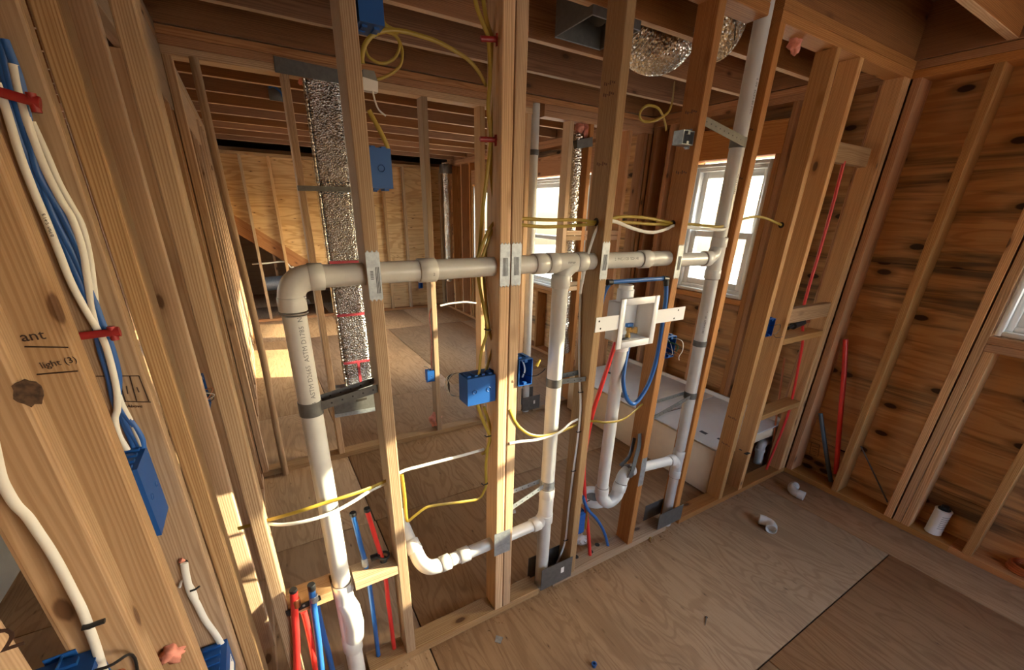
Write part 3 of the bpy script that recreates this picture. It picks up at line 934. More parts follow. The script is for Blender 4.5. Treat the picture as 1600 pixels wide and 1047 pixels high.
def valve(x, y, z, handle):
    v = MB().cyl((x, y, z), (x, y, z + .045), [(0, .011), (.012, .011), (.013, .008), (.028, .008), (.029, .012), (.045, .012)], 14)
    v.cyl((x, y, z + .03), (x + .022, y - .03, z + .036), [(0, .010), (.022, .010), (.023, .0135), (.036, .0135), (.036, .009), (.030, .009)], 14)
    o = v.build('valve', 'brass', wbx)
    MB().box((x - .018, y - .008, z + .046), (x + .018, y + .008, z + .062)).build('handle', handle, o, 0.002)
valve(1.318, 0.045, 1.224, 'pex_blue')
vb = MB().cyl((1.236, .05, 1.235), (1.252, .02, 1.240), [(0, .012), (.02, .012), (.021, .015), (.034, .015), (.034, .010), (.028, .010)], 14).build('valve', 'brass', wbx)
MB().box((1.262, 0.02, 1.2235), (1.305, 0.034, 1.2295)).build('handle', 'black', vb, 0.001)

# ------------------------------------------------------------------ PEX tubes by the outlet box
def tube_thing(name, pts, r, mat, label, cat, k=6, seg=12, group=None, ry=None, up=None, fit=()):
    sp = spline(pts, k)
    lo = min(sp, key=lambda p: p.z)
    t = thing(name, (lo.x, lo.y, lo.z), label, cat, group)
    MB().sweep(sp, r, ry, seg, up=up).build('tube' if 'pex' in name else 'sheath', mat, t)
    return t
tb = thing('blue_pex_loop', (1.40, 0.05, 0.88), 'blue plastic water tube looping from a crossbar above the washer outlet box', 'tube')
MB().sweep([(1.143, 0.014, 1.470), (1.464, 0.014, 1.468)], .0085, seg=12).build('crossbar', 'pex_blue', tb)
MB().sweep(spline([(1.465, 0.012, 1.455), (1.481, 0.012, 1.374), (1.487, 0.012, 1.247), (1.485, 0.012, 1.113), (1.463, 0.012, 1.008), (1.427, 0.012, 0.942), (1.380, 0.012, 0.910), (1.328, 0.012, 0.950), (1.294, 0.012, 1.030), (1.308, 0.030, 1.100), (1.335, 0.050, 1.183)], 6), .0095, seg=12).build('loop', 'pex_blue', tb)
MB().sweep(spline([(1.152, .020, 1.462), (1.150, .04, 1.42), (1.150, .06, 1.30), (1.146, .07, 1.15)], 5), .0085, seg=12).build('drop', 'pex_blue', tb)
for p, q in ([(1.136, 0.014, 1.470), (1.159, 0.014, 1.469)], [(1.442, 0.012, 1.469), (1.470, 0.012, 1.465)], [(1.463, 0.012, 1.463), (1.469, 0.012, 1.439)]):
    L = (Vector(q) - Vector(p)).length
    MB().cyl(p, q, [(0, .0115), (L, .0115)], 12).build('crimp_fitting', 'black', tb)
t = tube_thing('red_pex_tube', [(1.256, 0.050, 1.208), (1.228, 0.050, 1.106), (1.194, 0.050, 0.984), (1.180, 0.065, 0.855), (1.183, 0.085, 0.623), (1.211, 0.080, 0.393), (1.239, 0.060, 0.194), (1.259, 0.045, 0.033)], .0095, 'pex_red', 'red plastic water tube slanting down from the washer outlet box to the floor plate', 'tube')
t = tube_thing('blue_pex_tube', [(1.167, 0.050, 0.445), (1.206, 0.050, 0.357), (1.282, 0.050, 0.258), (1.347, 0.050, 0.146), (1.391, 0.050, 0.033)], .008, 'pex_blue', 'short blue plastic tube curving into the floor plate under the trap', 'tube')
t = tube_thing('yellow_cable', [(1.168, 0.060, 0.442), (1.201, 0.060, 0.372), (1.217, 0.060, 0.306), (1.219, 0.060, 0.219)], .004, 'yellow', 'short yellow cable dropping into the little blue box near the floor', 'cable')

# ------------------------------------------------------------------ PEX stubs at the lower left
def pex(name, pts, mat, label, r=.0105, fits=()):
    t = tube_thing(name, pts, r, mat, label, 'tube')
    for p, q, m2, rr in fits:
        L = (Vector(q) - Vector(p)).length
        MB().cyl(p, q, [(0, rr * .9), (.003, rr), (L - .003, rr), (L, rr * .9)], 12).build('crimp_fitting', m2, t)
    return t
a = [(-0.077, -0.012, 0.579), (-0.090, -0.012, 0.473), (-0.103, -0.012, 0.362), (-0.127, -0.012, 0.200)]
pex('red_pex_stub', a, 'pex_red', 'left red plastic tube stub in front of the flat block, leftmost of all', .0115, [(Vector(a[0]) + Vector((0, 0, -.028)), Vector(a[0]) + Vector((0, 0, -.062)), 'copper', .0135), (Vector(a[0]) + Vector((0, 0, .0)), Vector(a[0]) + Vector((0, 0, .012)), 'black', .012)])
a = [(-0.066, 0.050, 0.422), (-0.065, 0.050, 0.326), (-0.067, 0.050, 0.193), (-0.076, 0.050, 0.039)]
pex('red_pex_stub', a, 'pex_red', 'second red plastic tube, rising behind the left blue stub', .0105)
a = [(-0.026, -0.012, 0.570), (-0.033, -0.012, 0.468), (-0.040, -0.012, 0.334), (-0.049, -0.012, 0.201), (-0.053, -0.012, 0.107)]
pex('blue_pex_stub', a, 'pex_blue', 'left bright blue plastic tube stub capped above the flat block', .011, [(Vector(a[0]) + Vector((0, 0, -.01)), Vector(a[0]) + Vector((0, 0, .014)), 'black', .0125), (Vector(a[0]) + Vector((0, 0, -.035)), Vector(a[0]) + Vector((0, 0, -.06)), 'galv', .0135)])
a = [(-0.025, 0.055, 0.422), (-0.023, 0.055, 0.276), (-0.019, 0.055, 0.153), (-0.019, 0.055, -0.015)]
pex('blue_pex_stub', a, 'pex_blue', 'dark blue plastic tube in the shade behind the left bright blue stub', .0105)
a = [(0.136, 0.050, 0.748), (0.145, 0.050, 0.621), (0.154, 0.050, 0.498), (0.155, 0.050, 0.304), (0.151, 0.050, 0.040)]
pex('blue_pex_stub', a, 'pex_blue', 'tall capped blue plastic tube passing up through the flat block', .0085, [(a[0], Vector(a[0]) + Vector((0, 0, .013)), 'black', .0115), (Vector([(0.151, 0.050, 0.518)][0]), Vector([(0.151, 0.050, 0.554)][0]), 'galv', .0115)])
a = [(0.182, 0.050, 0.748), (0.199, 0.050, 0.611), (0.214, 0.050, 0.482), (0.214, 0.050, 0.286), (0.215, 0.050, 0.033)]
pex('red_pex_stub', a, 'pex_red', 'tall capped red plastic tube beside the tall blue one', .0085, [(a[0], Vector(a[0]) + Vector((0, 0, .013)), 'black', .0115), (Vector([(0.215, 0.050, 0.466)][0]), Vector([(0.216, 0.050, 0.522)][0]), 'black', .013)])
cl = thing('pipe_clamp', [(0.217, 0.040, 0.542)][0], 'black plastic clamp around the tall red tube above the flat block', 'clamp')
MB().sweep([(Vector([(0.216, 0.035, 0.547)][0]) + Vector((.018 * math.cos(i * PI / 6), .018 * math.sin(i * PI / 6), 0))) for i in range(12)], .005, seg=6, closed=True).build('collar', 'black', cl)
MB().box(Vector([(0.194, 0.040, 0.541)][0]) + Vector((-.022, 0, -.008)), Vector([(0.194, 0.040, 0.541)][0]) + Vector((.006, .02, .008))).build('lug', 'black', cl, .002)
# clamp bar in front of the flat block
cb = thing('clamp_bar', (-0.06, -0.004, 0.455), 'black perforated clamp bar on the front of the flat block behind the left stubs', 'bracket')
q = [(-0.110, -0.003, 0.505), (-0.007, -0.003, 0.517), (-0.006, -0.003, 0.498), (-0.109, -0.003, 0.484)]
MB().prism(q, (0, -1, 0), .004).build('bar', 'black', cb)
for k in (0.25, 0.5, 0.75):
    p = Vector(q[0]).lerp(Vector(q[1]), k) + Vector((0, -.005, -.006))
    MB().cyl(p, p + Vector((0, -.002, 0)), [(0, .004), (.002, .004)], 10).build('rivet', 'galv', cb)

# ------------------------------------------------------------------ nail plates
def plate(name, x0, x1, z0, z1, y, label, mat='galv', txt=None, group=None, cat='plate', teeth=True):
    t = thing(name, ((x0 + x1) / 2, y, z0), label, cat, group)
    mb = MB().box((x0, y - 0.0022, z0), (x1, y - 0.0006, z1))
    if teeth:
        n = 3
        w = (x1 - x0)
        for s in (z0, z1):
            sg = -1 if s == z0 else 1
            for i in range(n):
                cx = x0 + w * (i + .5) / n
                mb.prism([(cx - w * .11, y - .0022, s), (cx + w * .11, y - .0022, s), (cx, y - .0022, s + sg * .006)], (0, 1, 0), .0016)
    o = mb.build('plate', mat, t)
    if txt:
        lettering(o, txt, 0.011, ((x0 + x1) / 2, y - 0.0024, (z0 + z1) / 2), (0, 0, 1), (-1, 0, 0))
    return t
def bars(o, x0, z0, n, w, h, y):
    for i in range(n):
        MB().box((x0 + i * w * 1.9, y - .0027, z0), (x0 + i * w * 1.9 + w * (0.6 + 0.4 * (i % 2)), y - .0021, z0 + h)).build('print_bar', 'ink', o)
t = plate('nail_plate', 0.254, 0.290, 1.474, 1.598, 0, 'galvanized nail plate with a barcode on the leftmost piped stud')
for i in range(6):
    MB().box((0.262, -.0029, 1.528 + i * .004), (0.270, -.0023, 1.530 + i * .004)).build('print_bar', 'ink', t)
for i in range(3):
    MB().box((0.276 + i * .004, -.0029, 1.49), (0.2775 + i * .004, -.0023, 1.56)).build('print_bar', 'ink', t)
for (x0, x1, z0, z1, lab) in ((0.661, 0.697, 1.487, 1.613, 'galvanized nail plate on the left half of the double stud'),
                              (0.7025, 0.7385, 1.488, 1.614, 'galvanized nail plate on the right half of the double stud'),
                              (1.080, 1.115, 1.487, 1.613, 'bright nail plate on the stud left of the washer outlet box'),
                              (1.489, 1.523, 1.471, 1.597, 'bright nail plate on the stud right of the washer outlet box')):
    t = plate('nail_plate', x0, x1, z0, z1, 0, lab)
    for i in range(4):
        MB().box((x0 + .010 + i * .0048, -.0029, z0 + .03), (x0 + .012 + i * .0048, -.0023, z1 - .04)).build('print_bar', 'ink', t)
plate('nail_plate', 0.652, 0.728, 0.361, 0.478, 0, 'wide dull nail plate low down across the double stud', 'galv', teeth=False)
plate('nail_plate', 1.4885, 1.5235, 0.425, 0.585, 0, 'dull grey nail plate on the stud beside the trap', 'galv', teeth=True)

# stud shoes bridging the cut floor plate
def shoe(x0, x1, z0, z1, y, label, slot=False):
    t = thing('plate_strap', ((x0 + x1) / 2, y, z0), label, 'plate')
    o = MB().box((x0, y - .0012, z0), (x1, y + .0012, z1)).build('plate', 'shoe', t)
    if slot:
        sx = x0 + (x1 - x0) * .63
        MB().box((sx, y - .0022, z0 + .055), (sx + .018, y - .0013, z0 + .088)).build('sticker', 'label_white', o)
    return t
shoe(0.908, 1.092, 0.022, 0.150, -0.003, 'dark steel plate with a small sticker in front of the middle drain pipe', True)
shoe(0.895, 1.085, 0.015, 0.150, 0.0915, 'dark steel plate behind the foot of the middle drain pipe')
shoe(1.715, 1.918, 0.042, 0.150, -0.003, 'dark steel plate in front of the foot of the right drain pipe')
shoe(1.705, 1.900, 0.042, 0.150, 0.0915, 'dark steel plate behind the foot of the right drain pipe')
shoe(1.865, 2.055, 0.025, 0.160, YF - 0.003, 'dark steel plate with a sticker at the foot of the far white vent pipe', True)
shoe(1.86, 2.04, 0.045, 0.21, YF + 0.0925, 'dark steel plate behind the foot of the far white vent pipe')

# ------------------------------------------------------------------ strap hangers
def band(name, c, r, z0, z1, arms, label, mat='steel'):
    """flat strap wound once round a vertical pipe, with arms out to the studs"""
    t = thing(name, (c[0], c[1], z0), label, 'strap')
    n = 24
    mb = MB()
    vs, fs = [], []
    for i in range(n):
        a = 2 * PI * i / n
        for rr in (r, r + .0016):
            for zz in (z0, z1):
                vs.append((c[0] + rr * math.cos(a), c[1] + rr * math.sin(a), zz))
    for i in range(n):
        j = (i + 1) % n
        A, B = i * 4, j * 4
        fs += [(A + 2, B + 2, B + 3, A + 3), (A, A + 1, B + 1, B), (A + 1, A + 3, B + 3, B + 1), (A, B, B + 2, A + 2)]
    mb.add(vs, fs, True).build('band', mat, t)
    for (p, q, h0, h1) in arms:
        p, q = Vector(p), Vector(q)
        d = (q - p).normalized()
        nrm = d.cross(Vector((0, 0, 1))).normalized() * .0012
        am = MB()
        vs = [p - nrm + Vector((0, 0, -h0 / 2)), p - nrm + Vector((0, 0, h0 / 2)), q - nrm + Vector((0, 0, h1 / 2)), q - nrm + Vector((0, 0, -h1 / 2)),
              p + nrm + Vector((0, 0, -h0 / 2)), p + nrm + Vector((0, 0, h0 / 2)), q + nrm + Vector((0, 0, h1 / 2)), q + nrm + Vector((0, 0, -h1 / 2))]
        am.add(vs, [(0, 1, 2, 3), (4, 7, 6, 5), (0, 4, 5, 1), (1, 5, 6, 2), (2, 6, 7, 3), (3, 7, 4, 0)])
        arm = am.build('arm', mat, t)
        L = (q - p).length
        for k in range(1, int(L / .03) + 1):
            pt = p + d * (k * .03) if k * .03 < L - .006 else None
            if pt is None:
                continue
            nn = nrm.normalized()
            if nn.y > 0:
                nn = -nn
            MB().cyl(pt + nn * .0010, pt + nn * .0018, [(0, .0028), (.0008, .0028)], 8).build('hole', 'black', arm)
    return t
rb = RP + .0006
band('pipe_strap', (XA, YP), rb, 1.150, 1.192, [((XA + .026, YP - .017, 1.176), (0.252, 0.012, 1.206), .026, .026), ((XA + .028, YP + .014, 1.185), (0.252, 0.055, 1.215), .024, .020)], 'dark steel strap with two arms holding the big left stack to a stud', 'steel')
band('pipe_strap', (XD + .001, YP), rb, 1.072, 1.106, [((XD + .028, YP - .012, 1.088), (1.078, 0.016, 1.086), .022, .020), ((XD + .02, YP + .024, 1.094), (1.078, 0.06, 1.100), .022, .020)], 'dark steel strap round the upper half of the middle drain pipe', 'steel')
st2 = band('pipe_strap', (XD + .003, YP), rb, 0.590, 0.625, [((XD - .028, YP - .012, 0.605), (0.741, 0.012, 0.572), .022, .024), ((XD - .024, YP + .02, 0.612), (0.741, 0.07, 0.60), .022, .020)], 'grey steel strap low on the middle drain pipe, arms going left', 'galv')
band('pipe_strap', (1.837, YP), rb, 0.834, 0.868, [((1.81, YP - .018, 0.848), (1.526, 0.010, 0.800), .022, .022), ((1.812, YP + .02, 0.855), (1.526, 0.05, 0.860), .018, .018)], 'grey steel strap at knee height on the right stack, arms going left', 'steel')
band('pipe_strap', (1.827, YP), rb, 1.118, 1.146, [], 'dull grey steel band round the right stack level with the blue box', 'steel')
band('pipe_strap', (1.806, YP), rb, 1.975, 2.012, [((1.80, YP - .031, 1.995), (1.526, 0.004, 2.035), .034, .030)], 'wide grey steel strap near the top of the right vent pipe', 'shoe')
ts = thing('trap_strap', (1.47, 0.02, 0.5), 'twisted grey steel strap hanging from a stud over the trap', 'strap')
MB().sweep(spline([(1.478, 0.03, 0.72), (1.474, 0.02, 0.66), (1.455, 0.012, 0.60), (1.435, 0.004, 0.535), (1.430, 0.014, 0.49)], 4), .0025, .019, seg=4, up=(0, 1, 0), twist=PI / 4, smooth=False).build('front_tail', 'steel', ts)
MB().sweep(spline([(1.478, 0.06, 0.68), (1.44, 0.04, 0.60), (1.40, 0.055, 0.545)], 4), .0025, .017, seg=4, up=(0, 1, 0), twist=PI / 4, smooth=False).build('back_tail', 'steel', ts)
MB().sweep([(1.446, YP + .0345 * math.cos(a), 0.502 + .0345 * math.sin(a)) for a in [2 * PI * i / 16 for i in range(16)]], 0.014, .0024, seg=4, up=(1, 0, 0), twist=PI / 4, closed=True, smooth=False).build('band', 'steel', ts)

# ------------------------------------------------------------------ electrical boxes
def elec_box(name, loc, rz, w, h, d, label, wires=(), tabs=True, nails=1, mat='blue_box', cat='electrical box', knock=True, sticker=False):
    """box whose mouth looks along local -y; loc is the middle of the mouth; nails=+1/-1 puts the nail lugs on that local x side"""
    loc = Vector(loc)
    t = thing(name, loc, label, cat)
    mt = Matrix.Translation(loc) @ Matrix.Rotation(rz, 4, 'Z')
    s = 0.0025
    mb = MB()
    mb.box((-w / 2, 0, -h / 2), (-w / 2 + s, d, h / 2), mt).box((w / 2 - s, 0, -h / 2), (w / 2, d, h / 2), mt)
    mb.box((-w / 2 + s, 0, -h / 2), (w / 2 - s, d, -h / 2 + s), mt).box((-w / 2 + s, 0, h / 2 - s), (w / 2 - s, d, h / 2), mt)
    mb.box((-w / 2 + s, d - s, -h / 2 + s), (w / 2 - s, d, h / 2 - s), mt)
    box = mb.build('box', mat, t)
    n = max(1, round(w / 0.055))
    e = MB()
    for i in range(n):
        cx = -w / 2 + w * (i + .5) / n
        for sg in (-1, 1):
            zz = sg * (h / 2 - 0.007)
            e.box((cx - .006, 0, zz - .005), (cx + .006, .012, zz + .005), mt)
    e.build('screw_ears', mat, box)['kind'] = 'stuff'
    if knock:
        k = MB()
        for i in range(n):
            cx = -w / 2 + w * (i + .5) / n
            k.sweep([mt @ Vector((cx + .008 * math.cos(a), d + .0005, .008 * math.sin(a))) for a in [2 * PI * j / 14 for j in range(14)]], .0012, seg=4, closed=True)
        k.build('knockout_ring', 'blue_dark', box)
    if tabs:
        k = MB()
        for sg in (-1, 1):
            for i in range(2 * n):
                cx = -w / 2 + w * (i + .5) / (2 * n)
                z0, z1 = (h / 2, h / 2 + .005) if sg > 0 else (-h / 2 - .005, -h / 2)
                k.box((cx - .006, d * .25, z0), (cx + .006, d * .8, z1), mt)
        k.build('cable_clamps', mat, box)['kind'] = 'stuff'
    if nails:
        k = MB()
        x = nails * w / 2
        for sg in (-1, 1):
            k.box((min(x, x + nails * .001), d * .3, sg * (h / 2 + .004) - .006), (max(x, x + nails * .001), d * .75, sg * (h / 2 + .004) + .006), mt)
            k.cyl(mt @ Vector((x - nails * .02, d * .5, sg * (h / 2 + .006))), mt @ Vector((x, d * .5, sg * (h / 2 + .006))), [(0, .0018), (.0205, .0018)], 8)
        k.build('mounting_lugs', mat, box)['kind'] = 'stuff'
    if sticker:
        MB().box((-w * .32, d + .0002, -h * .3), (w * .25, d + .0010, h * .1), mt).build('sticker', 'label_white', box)
    for wm, pts, r in wires:
        MB().sweep(spline([mt @ Vector(p) for p in pts], 5), r, seg=6).build('wire', wm, t)
    return t

def coil_wires(w, h, d, seed, out=.03):
    rnd = random.Random(seed)
    ws = []
    for i, m_ in enumerate(('black', 'white_cable', 'copper', 'black')):
        a = rnd.uniform(-.3, .3)
        ws.append((m_, [(rnd.uniform(-.3, .3) * w, d * .8, h * .42), (rnd.uniform(-.35, .35) * w, d * .3, h * .1 + a * h * .3), (rnd.uniform(-.3, .4) * w, -out * rnd.uniform(.1, .8), rnd.uniform(-.35, .1) * h),
                         (rnd.uniform(-.4, .3) * w, d * .2, -h * .33), (rnd.uniform(-.3, .3) * w, d * .55, -h * .1)], .0014))
    return ws

# back of the box looks at the camera (mouth towards the room behind)
elec_box('device_box', (0.325, 0.088, 2.148), PI, 0.056, 0.112, 0.082, 'blue electrical box at the top of the left piped stud, cut by the frame', coil_wires(.056, .1, .07, 1), nails=1)
elec_box('device_box', (0.320, 0.085, 1.800), PI, 0.054, 0.092, 0.070, 'blue electrical box on the left piped stud above the pipe run, flat back in view', coil_wires(.054, .09, .06, 2), nails=1)
w3 = []
for k in range(7):
    a = .026 + .006 * (k % 4)
    w3.append(('black' if k % 3 else 'white_cable', [(.030 - .008 * k, .03, .035), (.050, -.012, .044), (.072 + .005 * (k % 4), -.020 - .004 * k, .040 - .004 * k), (.090 - .006 * (k % 3), -.022 - .004 * k, .004 - .004 * k), (.078, -.020 - .003 * k, -.038), (.046, -.010, -.046), (.02 - .006 * k, .03, -.03)], .0015))
elec_box('two_gang_box', (0.602, 0.083, 1.130), PI, 0.108, 0.100, 0.072, 'large blue two gang box with a coil of black wires on the double stud', w3, nails=-1)
elec_box('device_box', (0.770, -0.006, 1.174), 0, 0.058, 0.100, 0.072, 'open blue electrical box on the right side of the double stud',
         [('white_cable', [(-.01, .06, .03), (.002, .03, .035), (.012, .025, 0), (.006, .03, -.03)], .003), ('black', [(.0, .06, .02), (-.012, .03, .0), (-.005, .03, -.03)], .0018),
          ('black', [(-.004, .05, .01), (.010, .02, -.015), (.034, -.01, -.016), (.052, -.03, 0.004), (.060, -.035, .016)], .0015)], nails=-1)
wnut = thing('wire_nut', [(0.794, -0.040, 1.216)][0], 'yellow wire nut on a black wire beside the double stud', 'wire connector')
p0, p1 = Vector([(0.792, -0.040, 1.206)][0]), Vector([(0.807, -0.040, 1.228)][0])
MB().cyl(p0, p1, [(0, .0062), (.004, .0066), (.018, .0046), ((p1 - p0).length, .0036)], 10).build('cap', 'nut_yellow', wnut)
elec_box('device_box', (1.558, 0.004, 1.158), 0, 0.060, 0.100, 0.075, 'open blue box with looped wires on the stud right of the washer outlet box', coil_wires(.06, .1, .075, 5, .06) +
         [('white_cable', [(.01, .06, .03), (.035, -.02, .035), (.048, -.03, -.01), (.03, -.03, -.04), (.036, -.03, -.058)], .0016), ('green', [(.0, .05, .02), (.028, -.01, .01), (.026, -.015, -.02)], .003)], nails=-1)
elec_box('device_box', (2.362, 0.0, 1.160), 0, 0.058, 0.098, 0.07, 'blue electrical box with a wire loop on the stud near the right corner', [('black', [(.005, .05, .0), (-.005, -.02, .02), (.02, -.03, .025), (.035, -.03, 0), (.012, -.03, -.025), (-.004, -.025, -.03), (.02, -.03, -.05), (.09, -.03, -.055)], .0014)], nails=-1)
elec_box('device_box', (1.019, 1.758, 0.520), PI, 0.055, 0.088, 0.055, 'small blue electrical box low on the far partition stud', [('black', [(0, .03, .03), (.01, .058, .05), (.03, .075, .085), (.06, .08, .10)], .002)], nails=1)
elec_box('device_box', (1.146, 0.082, 0.305), PI, 0.050, 0.115, 0.06, 'small blue electrical box near the floor behind the stud with the white cable', (), nails=-1)
elec_box('two_gang_box', (-0.338, -0.096, 1.100), -PI / 2, 0.108, 0.175, 0.050, 'blue two gang box on a left stud where the white and blue cables end', coil_wires(.1, .18, .06, 8), nails=1)
elec_box('two_gang_box', (-0.290, -0.586, 1.056), PI / 2, 0.110, 0.110, 0.075, 'dark blue box in the lower left corner with brown wires curling out', [
    ('black', [(.04, .05, .04), (.02, -.012, .047), (.048, -.030, .025), (.052, -.022, -.04)], .0022), ('copper', [(.035, .06, .035), (.01, .0, .036), (.035, -.020, .016), (.045, -.016, -.045)], .0018),
    ('black', [(.03, .06, .03), (.0, .01, .030), (.025, -.014, .0), (.03, -.012, -.05)], .0020), ('white_cable', [(.02, .06, .02), (-.01, .01, .02), (.015, -.01, -.01), (.02, -.01, -.05)], .0018)], nails=1)
elec_box('device_box', (-0.338, -0.098, 0.478), -PI / 2, 0.108, 0.105, 0.075, 'blue electrical box with a paper sticker at the bottom of the left studs', (), nails=1, sticker=True)
elec_box('device_box', (-0.2045, 0.370, 1.150), PI / 2, 0.060, 0.105, 0.07, 'blue electrical box deep between the left studs, open with wires inside', coil_wires(.06, .1, .07, 9), nails=1)
elec_box('device_box', (-0.2045, 5.67, 0.83), PI / 2, 0.060, 0.105, 0.07, 'tiny blue electrical box far down the left wall', (), nails=1)
elec_box('device_box', (2.575, 6.385, 0.42), 0, 0.06, 0.1, 0.07, 'tiny dark blue box at the foot of the back wall', (), nails=-1)
cbx = thing('ceiling_box', [(0.371, 3.055, 2.508)][0], 'small dark ceiling box with blue wires hung between far joists', 'electrical box')
c_ = Vector([(0.371, 3.055, 2.508)][0])
MB().box(c_ + Vector((-.05, -.015, -.05)), c_ + Vector((.05, .005, .05))).build('box', 'shoe', cbx, .003)
MB().sweep(spline([c_ + Vector((-.04, -.02, .03)), c_ + Vector((-.01, -.03, .04)), c_ + Vector((.03, -.03, .01)), c_ + Vector((.045, -.02, -.02))], 5), .008, seg=6).build('wire', 'pex_blue', cbx)
# grey metal boxes
elec_box('metal_box', (1.455, 0.01, 1.976), 0, 0.060, 0.046, 0.045, 'grey metal junction box under a yellow cable loop, on the stud by the window', (), tabs=False, nails=1, mat='galv', knock=False)
lb = thing('metal_box', (0.33, 0.05, 1.95), 'grey metal box with hanging white wire behind the left piped stud', 'electrical box')
q = [(0.306, 0.060, 2.000), (0.342, 0.060, 1.996), (0.340, 0.060, 1.973), (0.304, 0.060, 1.973)]
MB().prism(q, (0, 1, 0), .02).build('cover', 'card_grey', lb)
q = [(0.308, 0.060, 2.016), (0.335, 0.060, 2.016), (0.341, 0.060, 1.996), (0.306, 0.060, 2.000)]
MB().prism(q, (0, 1, 0), .03).build('body', 'shoe', lb)
MB().sweep(spline([(0.326, 0.058, 1.974), (0.330, 0.058, 1.953), (0.338, 0.058, 1.935), (0.354, 0.058, 1.924)]), .0022, seg=6).build('wire', 'white_cable', lb)

# ------------------------------------------------------------------ cables
def cable(name, pts, mat, label, r=.0062, ry=.0034, k=6, up=(0, 1, 0), cat='cable'):
    sp = spline(pts, k)
    lo = min(sp, key=lambda p: p.z)
    o = MB().sweep(sp, ry, r, 8, up=up).build(name, mat)
    return tag(o, label, cat)
cable('yellow_cable', [(0.593, 0.040, 2.232), (0.605, 0.040, 2.190), (0.625, 0.040, 2.155), (0.639, 0.040, 2.127), (0.645, 0.040, 2.047), (0.639, 0.040, 1.972), (0.648, 0.040, 1.899), (0.634, 0.040, 1.794), (0.626, 0.050, 1.706), (0.638, 0.092, 1.611), (0.635, 0.096, 1.561), (0.631, 0.090, 1.496), (0.634, 0.040, 1.370), (0.639, 0.040, 1.334), (0.615, 0.040, 1.260), (0.605, 0.040, 1.173)], 'yellow', 'left yellow cable stapled down the double stud into the two gang box')
cable('yellow_cable', [(0.626, 0.055, 2.238), (0.641, 0.055, 2.175), (0.658, 0.055, 2.135), (0.667, 0.055, 2.053), (0.664, 0.055, 1.977), (0.658, 0.055, 1.902), (0.659, 0.055, 1.796), (0.673, 0.055, 1.707), (0.685, 0.092, 1.630), (0.659, 0.098, 1.560), (0.651, 0.090, 1.495), (0.652, 0.055, 1.334), (0.668, 0.055, 1.279), (0.648, 0.055, 1.204), (0.632, 0.055, 1.163)], 'yellow', 'right yellow cable crossing the other on the double stud')
cable('yellow_cable', [(0.594, 0.030, 1.070), (0.617, 0.030, 0.998), (0.644, 0.030, 0.927), (0.636, 0.030, 0.879), (0.628, 0.030, 0.796), (0.630, 0.030, 0.721), (0.622, 0.030, 0.691), (0.597, 0.030, 0.660), (0.533, 0.030, 0.669), (0.468, 0.030, 0.685), (0.412, 0.030, 0.697), (0.378, 0.030, 0.699), (0.338, 0.030, 0.680), (0.311, 0.030, 0.668), (0.307, 0.030, 0.710), (0.308, 0.030, 0.779), (0.305, 0.030, 0.868)], 'yellow', 'yellow cable leaving the two gang box and bowing across to the left stud')
cable('yellow_cable', [(0.630, 0.050, 1.044), (0.651, 0.050, 0.975), (0.663, 0.050, 0.912), (0.638, 0.050, 0.854), (0.619, 0.050, 0.845)], 'yellow', 'short yellow cable under the two gang box on the double stud')
cable('yellow_cable', [(0.641, 0.055, 2.027), (0.617, 0.055, 2.057), (0.587, 0.055, 2.078), (0.550, 0.055, 2.091), (0.503, 0.055, 2.102), (0.461, 0.055, 2.106), (0.412, 0.055, 2.107), (0.372, 0.055, 2.101), (0.339, 0.055, 2.087), (0.316, 0.055, 2.063), (0.307, 0.055, 2.037), (0.308, 0.055, 2.025)], 'yellow', 'yellow cable arching from the double stud over to the left piped stud', .0052, .003)
cable('yellow_cable', [(0.318, 0.065, 2.064), (0.325, 0.065, 2.045), (0.346, 0.065, 2.036), (0.368, 0.065, 2.039), (0.390, 0.065, 2.053), (0.403, 0.065, 2.075), (0.401, 0.065, 2.091), (0.386, 0.065, 2.101), (0.368, 0.065, 2.102), (0.395, 0.065, 2.098), (0.407, 0.065, 2.084), (0.410, 0.065, 2.064), (0.403, 0.065, 2.040), (0.379, 0.065, 2.019), (0.349, 0.065, 2.004), (0.330, 0.065, 1.999)], 'yellow', 'coiled yellow cable loop under the top left blue box', .0034, .0024)
cable('yellow_cable', [(0.354, 0.060, 1.843), (0.351, 0.060, 1.860), (0.337, 0.060, 1.889), (0.323, 0.060, 1.914), (0.313, 0.060, 1.932)], 'yellow', 'short yellow cable feeding the blue box above the pipe run', .006)
cable('yellow_cable', [(0.363, 0.060, 2.134), (0.366, 0.060, 2.116), (0.379, 0.060, 2.108), (0.401, 0.060, 2.105)], 'yellow', 'short yellow cable leaving the top left blue box')
ZC = 1.681
cable('yellow_cable', [(0.60, .045, ZC - .12), (0.66, .045, ZC - .01), (0.74, .045, ZC + .006), (0.86, .04, ZC + .004), (1.0, .04, ZC + .006), (1.08, .045, ZC), (1.2, .04, ZC + .020), (1.35, .04, ZC + .016), (1.49, .045, ZC), (1.60, .05, ZC - .002), (1.74, .014, ZC - .010), (1.855, .045, ZC), (2.0, .045, ZC + .030), (2.12, .045, ZC + .032), (2.295, .045, ZC)], 'yellow', 'upper yellow cable running level through the studs above the pipe', .0055)
cable('yellow_cable', [(0.62, .05, ZC - .12), (0.67, .05, ZC - .02), (0.74, .05, ZC - .012), (0.86, .05, ZC - .018), (1.0, .05, ZC - .012), (1.08, .05, ZC - .006), (1.2, .05, ZC + .001), (1.36, .05, ZC - .004), (1.488, .05, ZC - .004)], 'yellow', 'lower yellow cable running level through the studs above the pipe', .0055)
